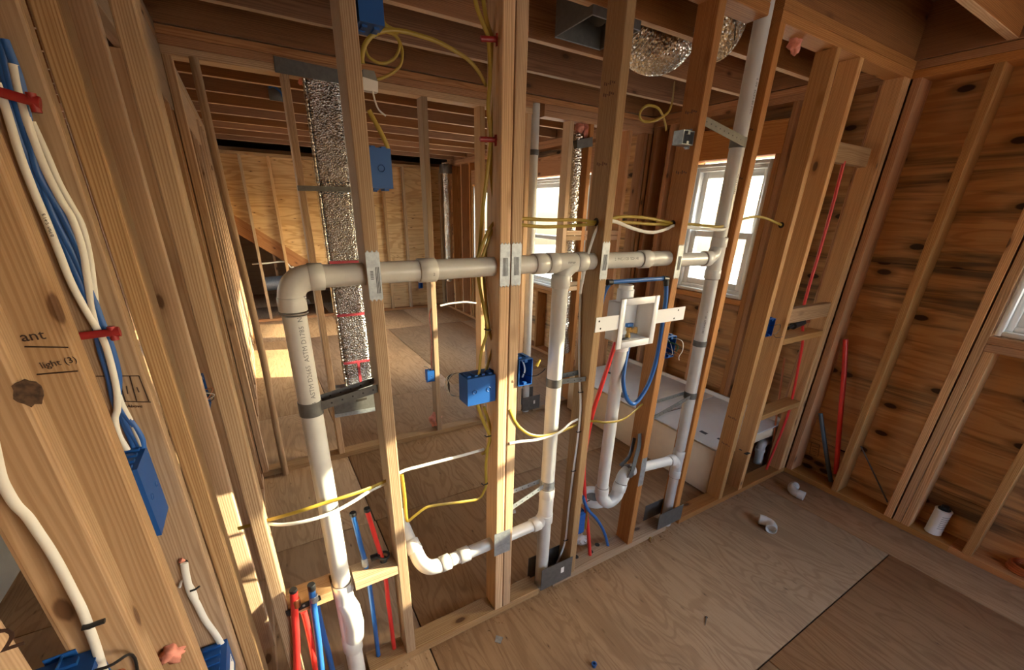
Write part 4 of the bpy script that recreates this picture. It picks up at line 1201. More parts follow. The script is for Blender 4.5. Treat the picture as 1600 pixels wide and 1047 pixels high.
cable('white_cable', [(1.03, .04, ZC - .25), (1.05, .035, ZC - .10), (1.09, .035, ZC - .004), (1.15, .030, ZC + .004), (1.26, .030, ZC - .022), (1.36, .030, ZC - .034), (1.45, .035, ZC - .02), (1.49, .036, ZC - .008), (1.6, .036, ZC - .016), (1.75, .004, ZC - .022), (1.855, .04, ZC - .006)], 'white_cable', 'white cable sagging between two studs beside the yellow ones')
cable('white_cable', [(1.073, 0.092, 1.475), (1.073, 0.085, 1.392), (1.073, 0.078, 1.317), (1.073, 0.061, 1.161), (1.073, 0.042, 1.055), (1.073, 0.023, 0.945), (1.073, 0.023, 0.790), (1.073, 0.030, 0.638), (1.073, 0.037, 0.437), (1.073, 0.038, 0.244)] + [(1.060, 0.043, 0.156)] + [(1.030, 0.046, 0.072)], 'white_cable', 'white cable stapled down the left side of the washer stud', .0058, .0034, up=(0, 1, 0))
for i, (p, lab) in enumerate((([(1.071, 0.032, 1.024)][0], 'black staple highest on the white vertical cable'), ([(1.071, 0.020, 0.843)][0], 'black staple on the white vertical cable where the yellow one crosses'), ([(1.071, 0.029, 0.639)][0], 'black staple in the middle of the white vertical cable'), ([(1.071, 0.036, 0.234)][0], 'black staple lowest on the white vertical cable'))):
    p = Vector(p)
    tag(MB().sweep([p + Vector((-.013, .0, .002)), p + Vector((-.010, -.007, 0)), p + Vector((.010, -.007, 0)), p + Vector((.013, .0, -.002))], .0025, seg=6).build('cable_staple', 'black'), lab, 'staple')
cable('yellow_cable', [(0.709, 0.000, 1.037), (0.733, 0.000, 0.984), (0.766, 0.000, 0.940), (0.812, 0.000, 0.903), (0.874, 0.000, 0.883), (0.954, 0.000, 0.880), (1.062, 0.030, 0.871), (1.125, 0.045, 0.865), (1.161, 0.020, 0.870), (1.200, 0.000, 0.864), (1.278, 0.000, 0.851), (1.367, 0.020, 0.847), (1.482, 0.050, 0.868), (1.544, 0.070, 0.868)], 'yellow', 'yellow cable drooping across the middle drain pipe and the standpipe')
cable('white_cable', [(0.712, -0.002, 0.894), (0.767, -0.002, 0.888), (0.827, -0.002, 0.877), (0.889, -0.002, 0.875), (0.952, -0.002, 0.881), (1.018, 0.020, 0.893), (1.070, 0.030, 0.897)], 'white_cable', 'white cable drooping across the middle drain pipe')
cable('yellow_cable', [(-0.180, 0.060, 0.821), (-0.137, 0.050, 0.827), (-0.108, 0.045, 0.831), (-0.047, 0.020, 0.848), (0.006, 0.000, 0.863), (0.060, 0.000, 0.866), (0.117, 0.000, 0.867), (0.189, 0.020, 0.858), (0.260, 0.045, 0.853), (0.303, 0.045, 0.860)], 'yellow', 'yellow cable crossing in front of the big left stack', .0066)
cable('white_cable', [(-0.110, 0.050, 0.818), (-0.069, 0.030, 0.812), (-0.018, 0.010, 0.815), (0.036, 0.002, 0.818), (0.089, 0.004, 0.823), (0.144, 0.010, 0.835), (0.200, 0.030, 0.842), (0.261, 0.050, 0.842), (0.314, 0.060, 0.860), (0.377, 0.060, 0.861), (0.461, 0.060, 0.859), (0.551, 0.060, 0.857), (0.635, 0.060, 0.858)], 'white_cable', 'white cable crossing in front of the big left stack and on to the double stud')
cable('yellow_cable', [(1.377, 0.050, 1.995), (1.370, 0.050, 2.011), (1.354, 0.050, 2.033), (1.326, 0.050, 2.055), (1.299, 0.050, 2.061), (1.267, 0.050, 2.059), (1.245, 0.050, 2.047), (1.235, 0.050, 2.031), (1.241, 0.050, 2.016), (1.265, 0.050, 2.011), (1.308, 0.050, 2.018), (1.350, 0.050, 2.036), (1.376, 0.050, 2.055), (1.386, 0.050, 2.083), (1.554, 0.200, 2.162), (1.777, 0.400, 2.269)], 'yellow', 'looped yellow cable hanging from a joist into the grey junction box', .0045, .003)
cable('white_cable', [(1.117, 1.700, 1.060), (1.178, 1.700, 1.069), (1.250, 1.700, 1.072), (1.323, 1.700, 1.071), (1.409, 1.700, 1.055)], 'white_cable', 'white cable strung between far partition studs')
cable('white_cable', [(1.033, 1.715, 0.568), (1.033, 1.715, 0.661), (1.043, 1.715, 0.762), (1.040, 1.715, 0.886), (1.035, 1.715, 0.983), (1.048, 1.715, 1.044)], 'pink', 'pinkish cable down the far partition stud into the small blue box', .005)
cable('white_cable', [(-0.035, 6.500, 0.877), (0.059, 6.500, 0.883), (0.190, 6.500, 0.888), (0.369, 6.500, 0.902), (0.439, 6.500, 0.890), (0.489, 6.500, 0.809), (0.590, 6.500, 0.865), (0.736, 6.500, 0.900), (0.850, 6.500, 0.897)], 'white_cable', 'pale cable strung across the dark stair cut-out', .012, .008)
# cables on the left studs
cab_a = cable('white_cable', [(-0.308, -0.055, 1.878), (-0.308, -0.055, 1.846), (-0.312, -0.055, 1.776), (-0.312, -0.055, 1.725), (-0.310, -0.055, 1.669), (-0.309, -0.055, 1.614), (-0.308, -0.055, 1.561), (-0.303, -0.055, 1.514), (-0.296, -0.055, 1.470), (-0.292, -0.055, 1.439), (-0.294, -0.055, 1.391), (-0.300, -0.055, 1.334), (-0.310, -0.055, 1.291), (-0.319, -0.055, 1.270), (-0.323, -0.055, 1.231), (-0.318, -0.055, 1.188), (-0.318, -0.055, 1.150)], 'white_cable', 'front white cable with black print swinging down the left studs', .0062, .0042, up=(0, 1, 0))
cable('white_cable', [(-0.281, -0.052, 1.907), (-0.286, -0.052, 1.863), (-0.289, -0.052, 1.812), (-0.288, -0.052, 1.757), (-0.282, -0.052, 1.705), (-0.276, -0.052, 1.675), (-0.276, -0.052, 1.625), (-0.283, -0.052, 1.572), (-0.292, -0.052, 1.510), (-0.295, -0.052, 1.485), (-0.297, -0.052, 1.462)], 'white_cable', 'second white cable behind the printed one on the left stud', .0060, .0042)
cable('white_cable', [(-0.284, -0.048, 1.827), (-0.280, -0.048, 1.781), (-0.277, -0.048, 1.734), (-0.271, -0.048, 1.697), (-0.266, -0.048, 1.662), (-0.270, -0.048, 1.609), (-0.278, -0.048, 1.559), (-0.287, -0.048, 1.509), (-0.295, -0.048, 1.471)], 'white_cable', 'third thin white cable behind the other two on the left stud', .0050, .004)
cable('white_cable', [(-0.301, -0.050, 1.332), (-0.301, -0.050, 1.302), (-0.299, -0.050, 1.278), (-0.296, -0.050, 1.246), (-0.294, -0.050, 1.205), (-0.293, -0.050, 1.174)], 'white_cable', 'short white cable entering the blue two gang box at left', .0052, .004)
for i, (dx, lab) in enumerate(((0, 'blue cable nearest the stud face on the left wall'), (9, 'middle blue cable on the left wall'), (17, 'right hand blue cable on the left wall'))):
    pts = [(-0.293, -0.046, 1.940), (-0.299, -0.046, 1.880), (-0.307, -0.046, 1.811), (-0.306, -0.046, 1.748), (-0.305, -0.046, 1.685), (-0.301, -0.046, 1.613), (-0.298, -0.046, 1.547), (-0.298, -0.046, 1.484), (-0.304, -0.046, 1.424), (-0.307, -0.046, 1.361), (-0.313, -0.046, 1.300), (-0.310, -0.046, 1.243), (-0.308, -0.046, 1.207), (-0.309, -0.046, 1.170), (-0.309, -0.046, 1.146)]
    c = [Vector(p) + Vector((dx * .0011 * (0.35 + 0.65 * abs(math.cos(j * .9 + i))), -.002 * i, 0)) for j, p in enumerate(pts)]
    cable('blue_cable', c, 'blue_cable', lab, .0062, .0045)
cable('white_cable', [(-0.284, -0.545, 1.456), (-0.291, -0.545, 1.415), (-0.292, -0.545, 1.395), (-0.291, -0.545, 1.373), (-0.287, -0.545, 1.354), (-0.285, -0.545, 1.329), (-0.283, -0.545, 1.302), (-0.282, -0.545, 1.269), (-0.282, -0.545, 1.234), (-0.282, -0.545, 1.199), (-0.284, -0.545, 1.164), (-0.287, -0.545, 1.124), (-0.292, -0.545, 1.076)], 'white_cable', 'thick white cable running down the nearest knotty left stud', .0058, .0042, up=(0, 1, 0))
cable('white_cable', [(-0.293, -0.055, 0.846), (-0.298, -0.055, 0.804), (-0.301, -0.055, 0.749), (-0.297, -0.055, 0.700), (-0.293, -0.055, 0.640), (-0.285, -0.055, 0.592), (-0.279, -0.055, 0.548), (-0.275, -0.055, 0.505)], 'white_cable', 'printed white cable from a stud hole down to the lower left blue box', .0085, .0042)
cable('white_cable', [(-0.320, -0.050, 0.771), (-0.311, -0.050, 0.789), (-0.301, -0.050, 0.786), (-0.295, -0.050, 0.764), (-0.293, -0.050, 0.733), (-0.296, -0.050, 0.681), (-0.293, -0.050, 0.625)], 'white_cable', 'thin white cable tail curling beside the printed one, lower left', .003, .0026)
stp = [(-0.300, -0.060, 0.756), (-0.289, -0.060, 0.756), (-0.278, -0.060, 0.762)]
tag(MB().sweep(stp, .0028, seg=6).build('cable_staple', 'black'), 'black staple over the white cable on the lower left stud', 'staple')
stp = [(-0.287, -0.552, 1.172), (-0.280, -0.552, 1.170), (-0.272, -0.552, 1.171), (-0.264, -0.552, 1.171)]
tag(MB().sweep(stp, .0028, .0045, seg=6).build('cable_staple', 'black'), 'dark staple over the thick white cable on the nearest left stud', 'staple')
lettering(cab_a, 'E 14-2  NM-B', 0.007, Vector([(-0.308, -0.062, 1.662)][0]), Vector([(-0.307, -0.062, 1.615)][0]) - Vector([(-0.309, -0.062, 1.706)][0]), (-1, 0, -.4), name='print')
# red cable stackers
def stacker(p0, p1, label, th=.010):
    p0, p1 = Vector(p0), Vector(p1)
    t = thing('cable_stacker', p0, label, 'cable clip')
    d = (p1 - p0).normalized()
    MB().sweep([p0, p0.lerp(p1, .35), p0.lerp(p1, .7), p1], .004, th * .75, seg=8, up=(0, 1, 0)).build('strap', 'red_clip', t)
    MB().sweep([p0.lerp(p1, .72), p1], .008, th, seg=8, up=(0, 1, 0)).build('lug', 'red_clip', t)
    MB().sweep([p0.lerp(p1, .82) + Vector((0, 0, -.016)), p0.lerp(p1, .82) + Vector((0, 0, .012))], .007, seg=8).build('post', 'red_clip', t)
stacker(*[(-0.305, -0.066, 1.863), (-0.261, -0.066, 1.853)], 'upper red plastic clip holding the cable bundle on the left studs')
stacker(*[(-0.324, -0.066, 1.458), (-0.260, -0.066, 1.461)], 'lower red plastic clip holding the cable bundle on the left studs')
stacker(*[(0.612, 0.032, 2.123), (0.675, 0.032, 2.132)], 'upper red plastic clip on the yellow cables of the double stud', .009)
stacker(*[(0.609, 0.032, 1.894), (0.675, 0.032, 1.898)], 'lower red plastic clip on the yellow cables of the double stud', .009)
for px, lab in (([(0.637, 0.030, 1.339)], 'black staple on the crossing yellow cables below the main pipe'), ([(0.638, 0.030, 0.931)], 'black staple on yellow cable under the two gang box'), ([(0.622, 0.025, 0.724)], 'black staple where the yellow cable turns left from the double stud')):
    p = Vector(px[0])
    tag(MB().sweep([p + Vector((-.012, .006, .002)), p + Vector((-.009, -.004, 0)), p + Vector((.009, -.004, 0)), p + Vector((.012, .006, -.001))], .0026, seg=6).build('cable_staple', 'black'), lab, 'staple')

# ------------------------------------------------------------------ right corner bay: red tube, valve, stick
cable('red_pex_tube', [(2.740, 0.050, 1.996), (2.756, 0.050, 1.772), (2.761, 0.050, 1.539), (2.759, 0.050, 1.323), (2.777, 0.050, 1.189), (2.885, 0.050, 0.995), (2.929, 0.050, 0.816), (2.969, 0.050, 0.640), (2.989, 0.050, 0.476), (2.975, 0.050, 0.345), (2.940, 0.050, 0.146), (2.918, 0.050, 0.017)], 'pex_red', 'long red plastic tube descending through the bay beside the right corner', .0085, .0085, cat='tube')
bv = thing('shower_valve', [(2.742, 0.030, 1.127)][0], 'black and copper valve body on a block beside the right corner', 'valve')
a, b = Vector([(2.588, 0.020, 1.127)][0]), Vector([(2.738, 0.020, 1.149)][0])
MB().cyl(a, b, [(0, .010), (.05, .010), (.052, .021), ((b - a).length, .021)], 14).build('body', 'black', bv)
c = Vector([(2.806, 0.020, 1.146)][0])
MB().cyl(b, c, [(0, .012), ((c - b).length, .012)], 12).build('outlet', 'copper', bv)
dr = thing('bath_drain_pipe', (2.66, 0.11, 0.1), 'short white bent drain pipe low in the bay near the right corner', 'pipe')
pp = [(3.020, 0.160, -0.029), (3.003, 0.160, 0.066), (2.989, 0.160, 0.137), (3.021, 0.160, 0.178), (3.132, 0.160, 0.158)]
MB().sweep(spline(pp, 5), .030, seg=16).build('bend', 'pvc_white', dr)
d_ = Vector(pp[1]) - Vector(pp[2])
MB().cyl(pp[2], Vector(pp[2]) + d_, [(0, .034), (.028, .034)], 16).build('hub', 'pvc_white', dr)
st = [(3.160, -0.342, 0.369), (3.160, -0.571, 0.081)]
tag(MB().sweep([Vector(st[0]), Vector(st[1])], .0045, seg=8).build('thin_rod', 'steel'), 'thin rusty rod leaning against the plywood of the right wall', 'rod')
q = [(3.140, -0.075, 1.017), (3.140, -0.126, 0.817), (3.140, -0.189, 0.523), (3.140, -0.277, 0.125)]
tag(MB().sweep(spline(q, 4), .0145, seg=14).build('red_tube', 'pex_red'), 'thick red tube leaning in the right corner against plywood', 'tube')
q = [(3.140, -0.078, 0.493), (3.140, -0.163, 0.291), (3.140, -0.266, 0.056)]
tag(MB().sweep(spline(q, 4), .0135, seg=14).build('slate_tube', 'pex_slate'), 'short dark slate tube leaning beside the thick red one', 'tube')
q = [(2.817, 0.095, 0.885), (3.001, 0.095, 0.222)]
tag(MB().sweep(q, .006, seg=8).build('thin_rod', 'copper'), 'thin brown pipe standing behind the bay near the right corner', 'rod')

# ------------------------------------------------------------------ ducts
fd = thing('duct_riser', (0.51, 1.74, 0.5), 'flat duct riser wrapped in silver foil bubble insulation between far studs', 'duct')
tl, tr, bl, br = [(0.427, 1.715, 2.358), (0.589, 1.715, 2.382), (0.387, 1.715, 0.542), (0.585, 1.715, 0.504)]
x0, x1 = (tl[0] + bl[0]) / 2, (tr[0] + br[0]) / 2
mb = MB()
n = 40
mb.sweep([((x0 + x1) / 2, 1.76, 0.50 + (2.41 - .50) * i / n) for i in range(n + 1)], (x1 - x0) / 2 * 1.10, 0.052, seg=24, up=(1, 0, 0), radii=[1 + .012 * math.sin(i * 1.7) for i in range(n + 1)])
for v in mb.v:                     # squarer section
    dx, dy = v.x - (x0 + x1) / 2, v.y - 1.76
    v.x = (x0 + x1) / 2 + max(-(x1 - x0) / 2, min((x1 - x0) / 2, dx * 1.12))
    v.y = 1.76 + max(-.045, min(.045, dy * 1.25))
mb.build('foil_wrap', 'foil', fd)
MB().sweep([(x0 - .006, 1.722, 0.52 + .02 * i) for i in range(94)], .009, seg=8, radii=[1 + .18 * math.sin(i * 2.1) for i in range(94)]).build('seam', 'flex', fd)
for _p in [(0.441, 1.715, 1.388), (0.485, 1.715, 1.050), (0.506, 1.715, 0.718)]:
    zz = _p[2]
    MB().box((x0 - .004, 1.712, zz - .008), (x1 + .002, 1.716, zz + .008)).build('tape_band', 'redtape', fd)
MB().box(((x0 + x1) / 2 - .005, 1.711, .505), ((x0 + x1) / 2 + .012, 1.7145, .72)).build('tape_band', 'redtape', fd)
bt = thing('duct_boot', (0.45, 1.72, 0.33), 'grey sheet metal boot under the foil duct on the far partition', 'duct')
q = [(0.300, 1.695, 0.514), (0.609, 1.695, 0.522), (0.591, 1.695, 0.336), (0.298, 1.695, 0.342)]
MB().prism(q, (0, 1, 0), .002).build('face', 'shoe', bt)
q2 = [(0.295, 1.695, 0.539), (0.611, 1.695, 0.542), (0.608, 1.695, 0.507), (0.298, 1.695, 0.500)]
MB().prism(q2, (0, 1, 0), .10).build('lip', 'galv', bt)
q2 = [(0.296, 1.690, 0.364), (0.592, 1.690, 0.358), (0.589, 1.690, 0.328), (0.297, 1.690, 0.339)]
MB().prism(q2, (0, 1, 0), .006).build('lip', 'galv', bt)
q2 = [(0.458, 1.693, 0.448), (0.524, 1.693, 0.449), (0.523, 1.693, 0.434), (0.455, 1.693, 0.428)]
MB().prism(q2, (0, -1, 0), .002).build('slot', 'gap', bt)
q = [(0.268, 1.695, 2.414), (0.792, 1.695, 2.397), (0.786, 1.695, 2.338), (0.265, 1.695, 2.343)]
tag(MB().prism(q, (0, -1, 0), .0015).build('steel_tie_plate', 'shoe'), 'long flat steel tie plate across the top of the foil duct', 'plate')
q = [(0.284, 1.695, 1.816), (0.595, 1.695, 1.821), (0.592, 1.695, 1.796), (0.283, 1.695, 1.789)]
tag(MB().prism(q, (0, -1, 0), .02).build('duct_strap', 'shoe'), 'narrow steel bar across the middle of the foil duct', 'strap')
# register boot in the ceiling
A_, B_, C_ = [Vector(p) for p in [(1.334, 0.726, 2.435), (1.321, 0.457, 2.435), (1.601, 0.729, 2.435)]]
D_ = B_ + C_ - A_
rb_ = thing('register_boot', (A_ + D_) / 2, 'open grey sheet metal register boot set between ceiling joists', 'duct')
def wall_(p, q, name):
    n = (q - p).cross(Vector((0, 0, 1))).normalized() * .0015
    MB().prism([p, q, q + Vector((0, 0, .2)), p + Vector((0, 0, .2))], n.normalized(), .0015).build(name, 'shoe', rb_)
for p, q in ((A_, B_), (B_, D_), (D_, C_), (C_, A_)):
    wall_(p, q, 'side')
    MB().sweep([p, q], .0022, seg=6).build('rim', 'galv', rb_)
MB().prism([A_ + Vector((0, 0, .2)), B_ + Vector((0, 0, .2)), D_ + Vector((0, 0, .2)), C_ + Vector((0, 0, .2))], (0, 0, 1), .002).build('top', 'shoe', rb_)
mid = (A_ + D_) / 2
MB().cyl(mid + Vector((0.0, 0.03, .10)), mid + Vector((0.06, 0.03, .16)), [(0, .075), (.05, .075)], 20).build('collar', 'black', rb_)
def flex(name, pts, r, label):
    sp = spline(pts, 16)
    t = thing(name, min(sp, key=lambda p: p.z) - Vector((0, 0, r)), label, 'duct')
    MB().sweep(sp, r, seg=36, radii=[1 + .028 * (1 if i % 2 else -1) for i in range(len(sp))]).build('sleeve', 'flex', t)
    return t
flex('flex_duct', [(1.66, .69, 2.60), (1.80, .69, 2.535), (1.91, .69, 2.508), (2.005, .69, 2.535), (2.045, .69, 2.62), (2.04, .69, 2.70)], .130, 'crinkled silver flexible duct bulging down between ceiling joists')
flex('flex_duct', [(1.82, .27, 2.405), (1.850, .27, 2.43), (1.880, .27, 2.50), (1.885, .27, 2.58), (1.885, .27, 2.70)], .092, 'second silver flexible duct turning upward beside the right vent pipe')
# far white vent pipe and ducts
vp = thing('vent_pipe', (1.92, YF + .045, 0), 'white vertical vent pipe in the far partition behind the double stud', 'pipe')
MB().cyl((1.93, YF + .045, 0), (1.91, YF + .045, 2.46), [(0, .033), (2.46, .033)], 20).build('pipe', 'pvc_white', vp)
for zz in (2.10, 0.40):
    MB().cyl((1.912 + .0, YF + .045, zz), (1.912, YF + .045, zz + .04), [(0, .0365), (.035, .0365)], 20).build('clamp', 'steel', vp)
fr = thing('foil_duct', (2.31, 1.75, 0.85), 'narrow crinkled silver duct in the far partition to the right', 'duct')
MB().sweep([(2.315, 1.765, 0.80 + .025 * i) for i in range(60)], .056, seg=20, radii=[1 + .03 * math.sin(i * 2.3) for i in range(60)]).build('sleeve', 'flex', fr)
q = [(2.264, 1.690, 2.224), (2.411, 1.690, 2.260), (2.420, 1.690, 2.196), (2.270, 1.690, 2.170)]
MB().prism(q, (0, 1, 0), .10).build('top_collar', 'shoe', fr)
q = [(2.325, 1.690, 0.716), (2.385, 1.690, 0.781), (2.427, 1.690, 0.520), (2.362, 1.690, 0.492)]
MB().sweep(spline([(2.335, 1.76, .80), (2.30, 1.74, .72), (2.33, 1.75, .62), (2.36, 1.76, .52)], 5), .05, seg=14).build('tail', 'flex', fr)
rd = thing('round_duct', (2.96, 5.95, 0.55), 'silver round duct standing in the far corner of the back room', 'duct')
MB().cyl((2.94, 5.92, 0.55), (2.94, 5.92, 2.42), [(0, .055), (.02, .058), (1.2, .058), (1.22, .063), (1.26, .063), (1.28, .058), (1.87, .058)], 18).build('pipe', 'flex', rd)
MB().box((2.86, 5.84, 2.27), (3.02, 6.0, 2.40)).build('top_boot', 'shoe', rd, 0.004)
sd = thing('stair_duct', (0.5, 7.3, 0.9), 'pale round duct lying level in the dark stair cut-out', 'duct')
q = [(0.070, 7.200, 0.470), (0.405, 7.200, 0.484), (0.966, 7.200, 0.498)]
MB().sweep(q, .115, seg=16).build('pipe', 'galv', sd)
MB().cyl(q[1], Vector(q[1]) + Vector((.05, 0, 0)), [(0, .122), (.05, .122)], 16).build('collar', 'galv', sd)
tag(MB().sweep([(Vector([(4.100, 6.385, 2.482)][0]) + Vector((.07 * math.cos(a), 0, .07 * math.sin(a)))) for a in [2 * PI * i / 16 for i in range(16)]], .02, seg=8, closed=True).build('hanging_ring', 'white_plastic'), 'white plastic ring hanging on the top plate of the back wall', 'ring')

# ------------------------------------------------------------------ bath tub under its cardboard cover
tbth = thing('bathtub', (2.68, 0.85, 0), 'alcove bathtub in cream cardboard apron with a grey board lid', 'bathtub')
Y0, Y1 = 0.105, 1.60
MB().box((2.305, Y0, 0.012), (2.330, Y1, 0.335)).build('apron_board', 'card_cream', tbth, .002)
MB().box((2.335, Y0, 0.27), (3.045, Y0 + .02, 0.334)).build('end', 'card_cream', tbth, .002)
MB().box((2.335, Y1 - .02, 0.02), (3.045, Y1, 0.345)).build('end', 'enamel', tbth, .002)
rim = MB().box((2.33, Y0, .335), (2.42, Y1, .352)).box((2.96, Y0, .335), (3.055, Y1, .352)).box((2.42, Y0, .335), (2.96, Y0 + .09, .352)).box((2.42, Y1 - .09, .335), (2.96, Y1, .352))
rim.build('rim', 'enamel', tbth, .003)
MB().box((3.040, Y0, .352), (3.058, Y1, .392)).build('tiling_flange', 'enamel', tbth, .002)
bowl = MB()
ringz = [(0.352, .0), (0.30, .012), (0.14, .05), (0.09, .10)]
vs, fs = [], []
for zz, ins in ringz:
    for i in range(24):
        a = 2 * PI * i / 24
        cx, cy = 2.69, (Y0 + Y1) / 2
        ex = abs(math.cos(a)) ** .5 * math.copysign(1, math.cos(a)); ey = abs(math.sin(a)) ** .5 * math.copysign(1, math.sin(a))
        vs.append((cx + (.27 - ins) * ex, cy + (.655 - ins * 1.6) * ey, zz))
for k in range(3):
    for i in range(24):
        j = (i + 1) % 24
        fs.append((k * 24 + i, k * 24 + j, (k + 1) * 24 + j, (k + 1) * 24 + i))
fs.append([3 * 24 + i for i in range(24)])
bowl.add(vs, fs, True).build('basin', 'enamel', tbth)
for (ya, yb, dz, lab) in ((0.09, 0.62, .0, None), (0.625, 1.20, .004, None), (1.205, 1.615, .0, None)):
    MB().box((2.285, ya, 0.356 + dz), (3.035, yb, 0.361 + dz)).build('lid_board', 'card_grey', tbth)
lid = [c for c in tbth.children if c.name.startswith('lid_board')]
mb = MB()
for i, (u0, u1) in enumerate(((0.0, .10), (.12, .17), (.18, .26), (.275, .31), (.32, .36))):
    yy = 0.30 - u0
    mb.box((2.40 + .02 * (i % 2), yy - (u1 - u0) * .5, .3612), (2.43 + .012 * (i % 3), yy, .3618))
mb.build('print_bar', 'ink', lid[0])['kind'] = 'stuff'
mb = MB().box((2.62, 1.34, .3612), (2.66, 1.46, .3618)).box((2.68, 1.33, .3612), (2.70, 1.40, .3618))
mb.build('print_bar', 'ink', lid[2])
MB().sweep([(2.42 + .035 * math.cos(a), 0.78 + .05 * math.sin(a), .372) for a in [2 * PI * i / 16 for i in range(16)]], .006, seg=6, closed=True).build('hand_hole', 'shoe', lid[1])
MB().box((2.33, .95, .3652), (2.40, 1.10, .371)).build('foam_pad', 'shoe', lid[1], .002)
MB().sweep(spline([(2.29, .60, .362), (2.45, .61, .3635), (2.7, .60, .364)], 4), .0025, seg=5).build('fold_line', 'ink', lid[0])

# ------------------------------------------------------------------ loose things on the floor and plates
def floor_elbow(p, rz, label, short=False):
    p = Vector(p)
    t = thing('pipe_elbow', p, label, 'pipe fitting')
    mt = Matrix.Translation(p + Vector((0, 0, .030))) @ Matrix.Rotation(rz, 4, 'Z')
    R = .05 if not short else .032
    pts = [mt @ Vector((R * math.cos(a) - R, R * math.sin(a), 0)) for a in [(-.9 + 1.8 * i / 10) for i in range(11)]]
    MB().sweep(pts, .0265, seg=18).build('bend', 'pvc_white', t)
    for a, b in ((pts[1], pts[0]), (pts[-2], pts[-1])):
        d = (b - a).normalized()
        h = MB().cyl(b - d * .006, b + d * .03, [(0, .0265), (.001, .0298), (.036, .0298), (.036, .0255), (.010, .025)], 18)
        o = h.build('hub', 'pvc_white', t)
    return t
floor_elbow([(2.840, -0.178, 0.000)][0], 2.5, 'white plastic bend lying on the floor nearest the right corner')
floor_elbow([(2.373, -0.286, 0.000)][0], -0.3, 'short white plastic elbow on the floor, open end facing the camera', True)
cn = thing('glue_can', (3.14, -0.806, W + .001), 'small white paint-stained can standing on the right wall plate', 'can')
MB().cyl((3.14, -.806, W + .001), (3.145, -.806, W + .171), [(0, .036), (.003, .0385), (.006, .0365), (.150, .0365), (.153, .0385), (.158, .0385), (.160, .034)], 22).build('body', 'label_white', cn)
MB().cyl((3.145, -.806, W + .161), (3.145, -.806, W + .19), [(0, .028), (.004, .028), (.005, .018), (.022, .018)], 18).build('cap', 'black', cn)
me_ = MB()
for i in range(7):
    for a0, a1 in (((3.5), (4.2)), ((4.3), (4.3 + .25 + .1 * (i % 3)))):
        pts = [(3.142 + .0371 * math.cos(a0 + (a1 - a0) * j / 4), -.806 + .0371 * math.sin(a0 + (a1 - a0) * j / 4), W + .05 + i * .013) for j in range(5)]
        me_.sweep(pts, .0012, seg=4)
me_.build('print_lines', 'steel', cn)
cr = thing('copper_coil', (3.165, -1.155, W), 'small roll of copper coloured strip at the right edge on the wall plate', 'coil')
for k in range(4):
    MB().sweep([(3.165 + (.055 - .002 * k) * math.cos(a), -1.155 + (.055 - .002 * k) * math.sin(a), W + .008 + .011 * k) for a in [2 * PI * i / 24 for i in range(24)]], .0058, seg=8, closed=True).build('turn', 'copper', cr)
fg = thing('closet_flange', (1.635, 0.447, 0), 'white toilet flange ring on the floor behind the trap', 'flange')
cx, cy, _ = [(1.625, 0.437, 0.010)][0]
fl_ = MB()
prof = [(.100, -.012), (.100, .012), (.098, .014), (.060, .014), (.057, .010), (.056, -.011)]
vs, fs = [], []
for r, zz in prof:
    for i in range(32):
        a = 2 * PI * i / 32
        vs.append((cx + r * math.cos(a), cy + r * math.sin(a), .0125 + zz))
for k in range(len(prof) - 1):
    for i in range(32):
        fs.append((k * 32 + i, k * 32 + (i + 1) % 32, (k + 1) * 32 + (i + 1) % 32, (k + 1) * 32 + i))
fl_.add(vs, fs, True).build('ring', 'pvc_white', fg)
MB().cyl((cx, cy, .0008), (cx, cy, .005), [(0, .054), (.004, .054)], 24).build('plug', 'shoe', fg)
for a in (.4, 1.97, 3.54, 5.1):
    MB().box((cx + .075 * math.cos(a) - .014, cy + .075 * math.sin(a) - .004, .0262), (cx + .075 * math.cos(a) + .014, cy + .075 * math.sin(a) + .004, .0272)).build('slot', 'gap', fg)
cpx = [(1.312, 0.179, 0.000)][0]
cp = thing('plastic_knob', cpx, 'small ribbed white plastic cap on the floor behind the stud', 'cap')
MB().cyl(Vector(cpx), Vector(cpx) + Vector((0, 0, .03)), [(0, .040), (.010, .040), (.016, .030), (.03, .008)], 16).build('cap', 'white_plastic', cp)
for k in range(4):
    a = k * PI / 4
    MB().box((-.038, -.003, .008), (.038, .003, .022), Matrix.Translation(Vector(cpx)) @ Matrix.Rotation(a, 4, 'Z')).build('rib', 'white_plastic', cp)
bc = [(0.903, -0.400, 0.000)][0]
tag(MB().cyl(bc, Vector(bc) + Vector((0, 0, .016)), [(0, .009), (.012, .009), (.013, .011), (.016, .011), (.016, .006), (.008, .006)], 14).build('crimp_ring', 'pex_blue'), 'tiny blue plastic plug on the near floor', 'plug')
nl = [(1.507, -0.487, 0.003), (1.465, -0.511, 0.003)]
tag(MB().cyl(nl[0], nl[1], [(0, .0055), (.002, .0055), (.0021, .0025), ((Vector(nl[1]) - Vector(nl[0])).length, .001)], 8).build('nail', 'shoe'), 'dark bent nail lying on the near floor', 'nail')
nl = [(1.672, -0.000, 0.006), (1.641, -0.029, 0.006)]
tag(MB().cyl(nl[0], nl[1], [(0, .008), (.01, .008), (.011, .004), (.028, .004)], 10).build('screw', 'brass'), 'small brass screw on the floor by the plate strap', 'screw')
q = [(0.619, -0.086, 0.002), (0.641, -0.109, 0.002), (0.617, -0.129, 0.002), (0.600, -0.109, 0.002)]
tag(MB().prism(q, (0, 0, 1), .002).build('metal_scrap', 'galv'), 'small grey metal scrap on the near floor', 'scrap')
q = [(1.094, 0.601, 0.000), (1.122, 0.585, 0.000), (1.110, 0.558, -0.000), (1.076, 0.570, 0.000)]
tag(MB().prism(q, (0, 0, 1), .004).build('wood_chip', 'label_white'), 'pale wood chip on the floor behind the double stud', 'chip')
rnd = random.Random(3)
dust = MB()
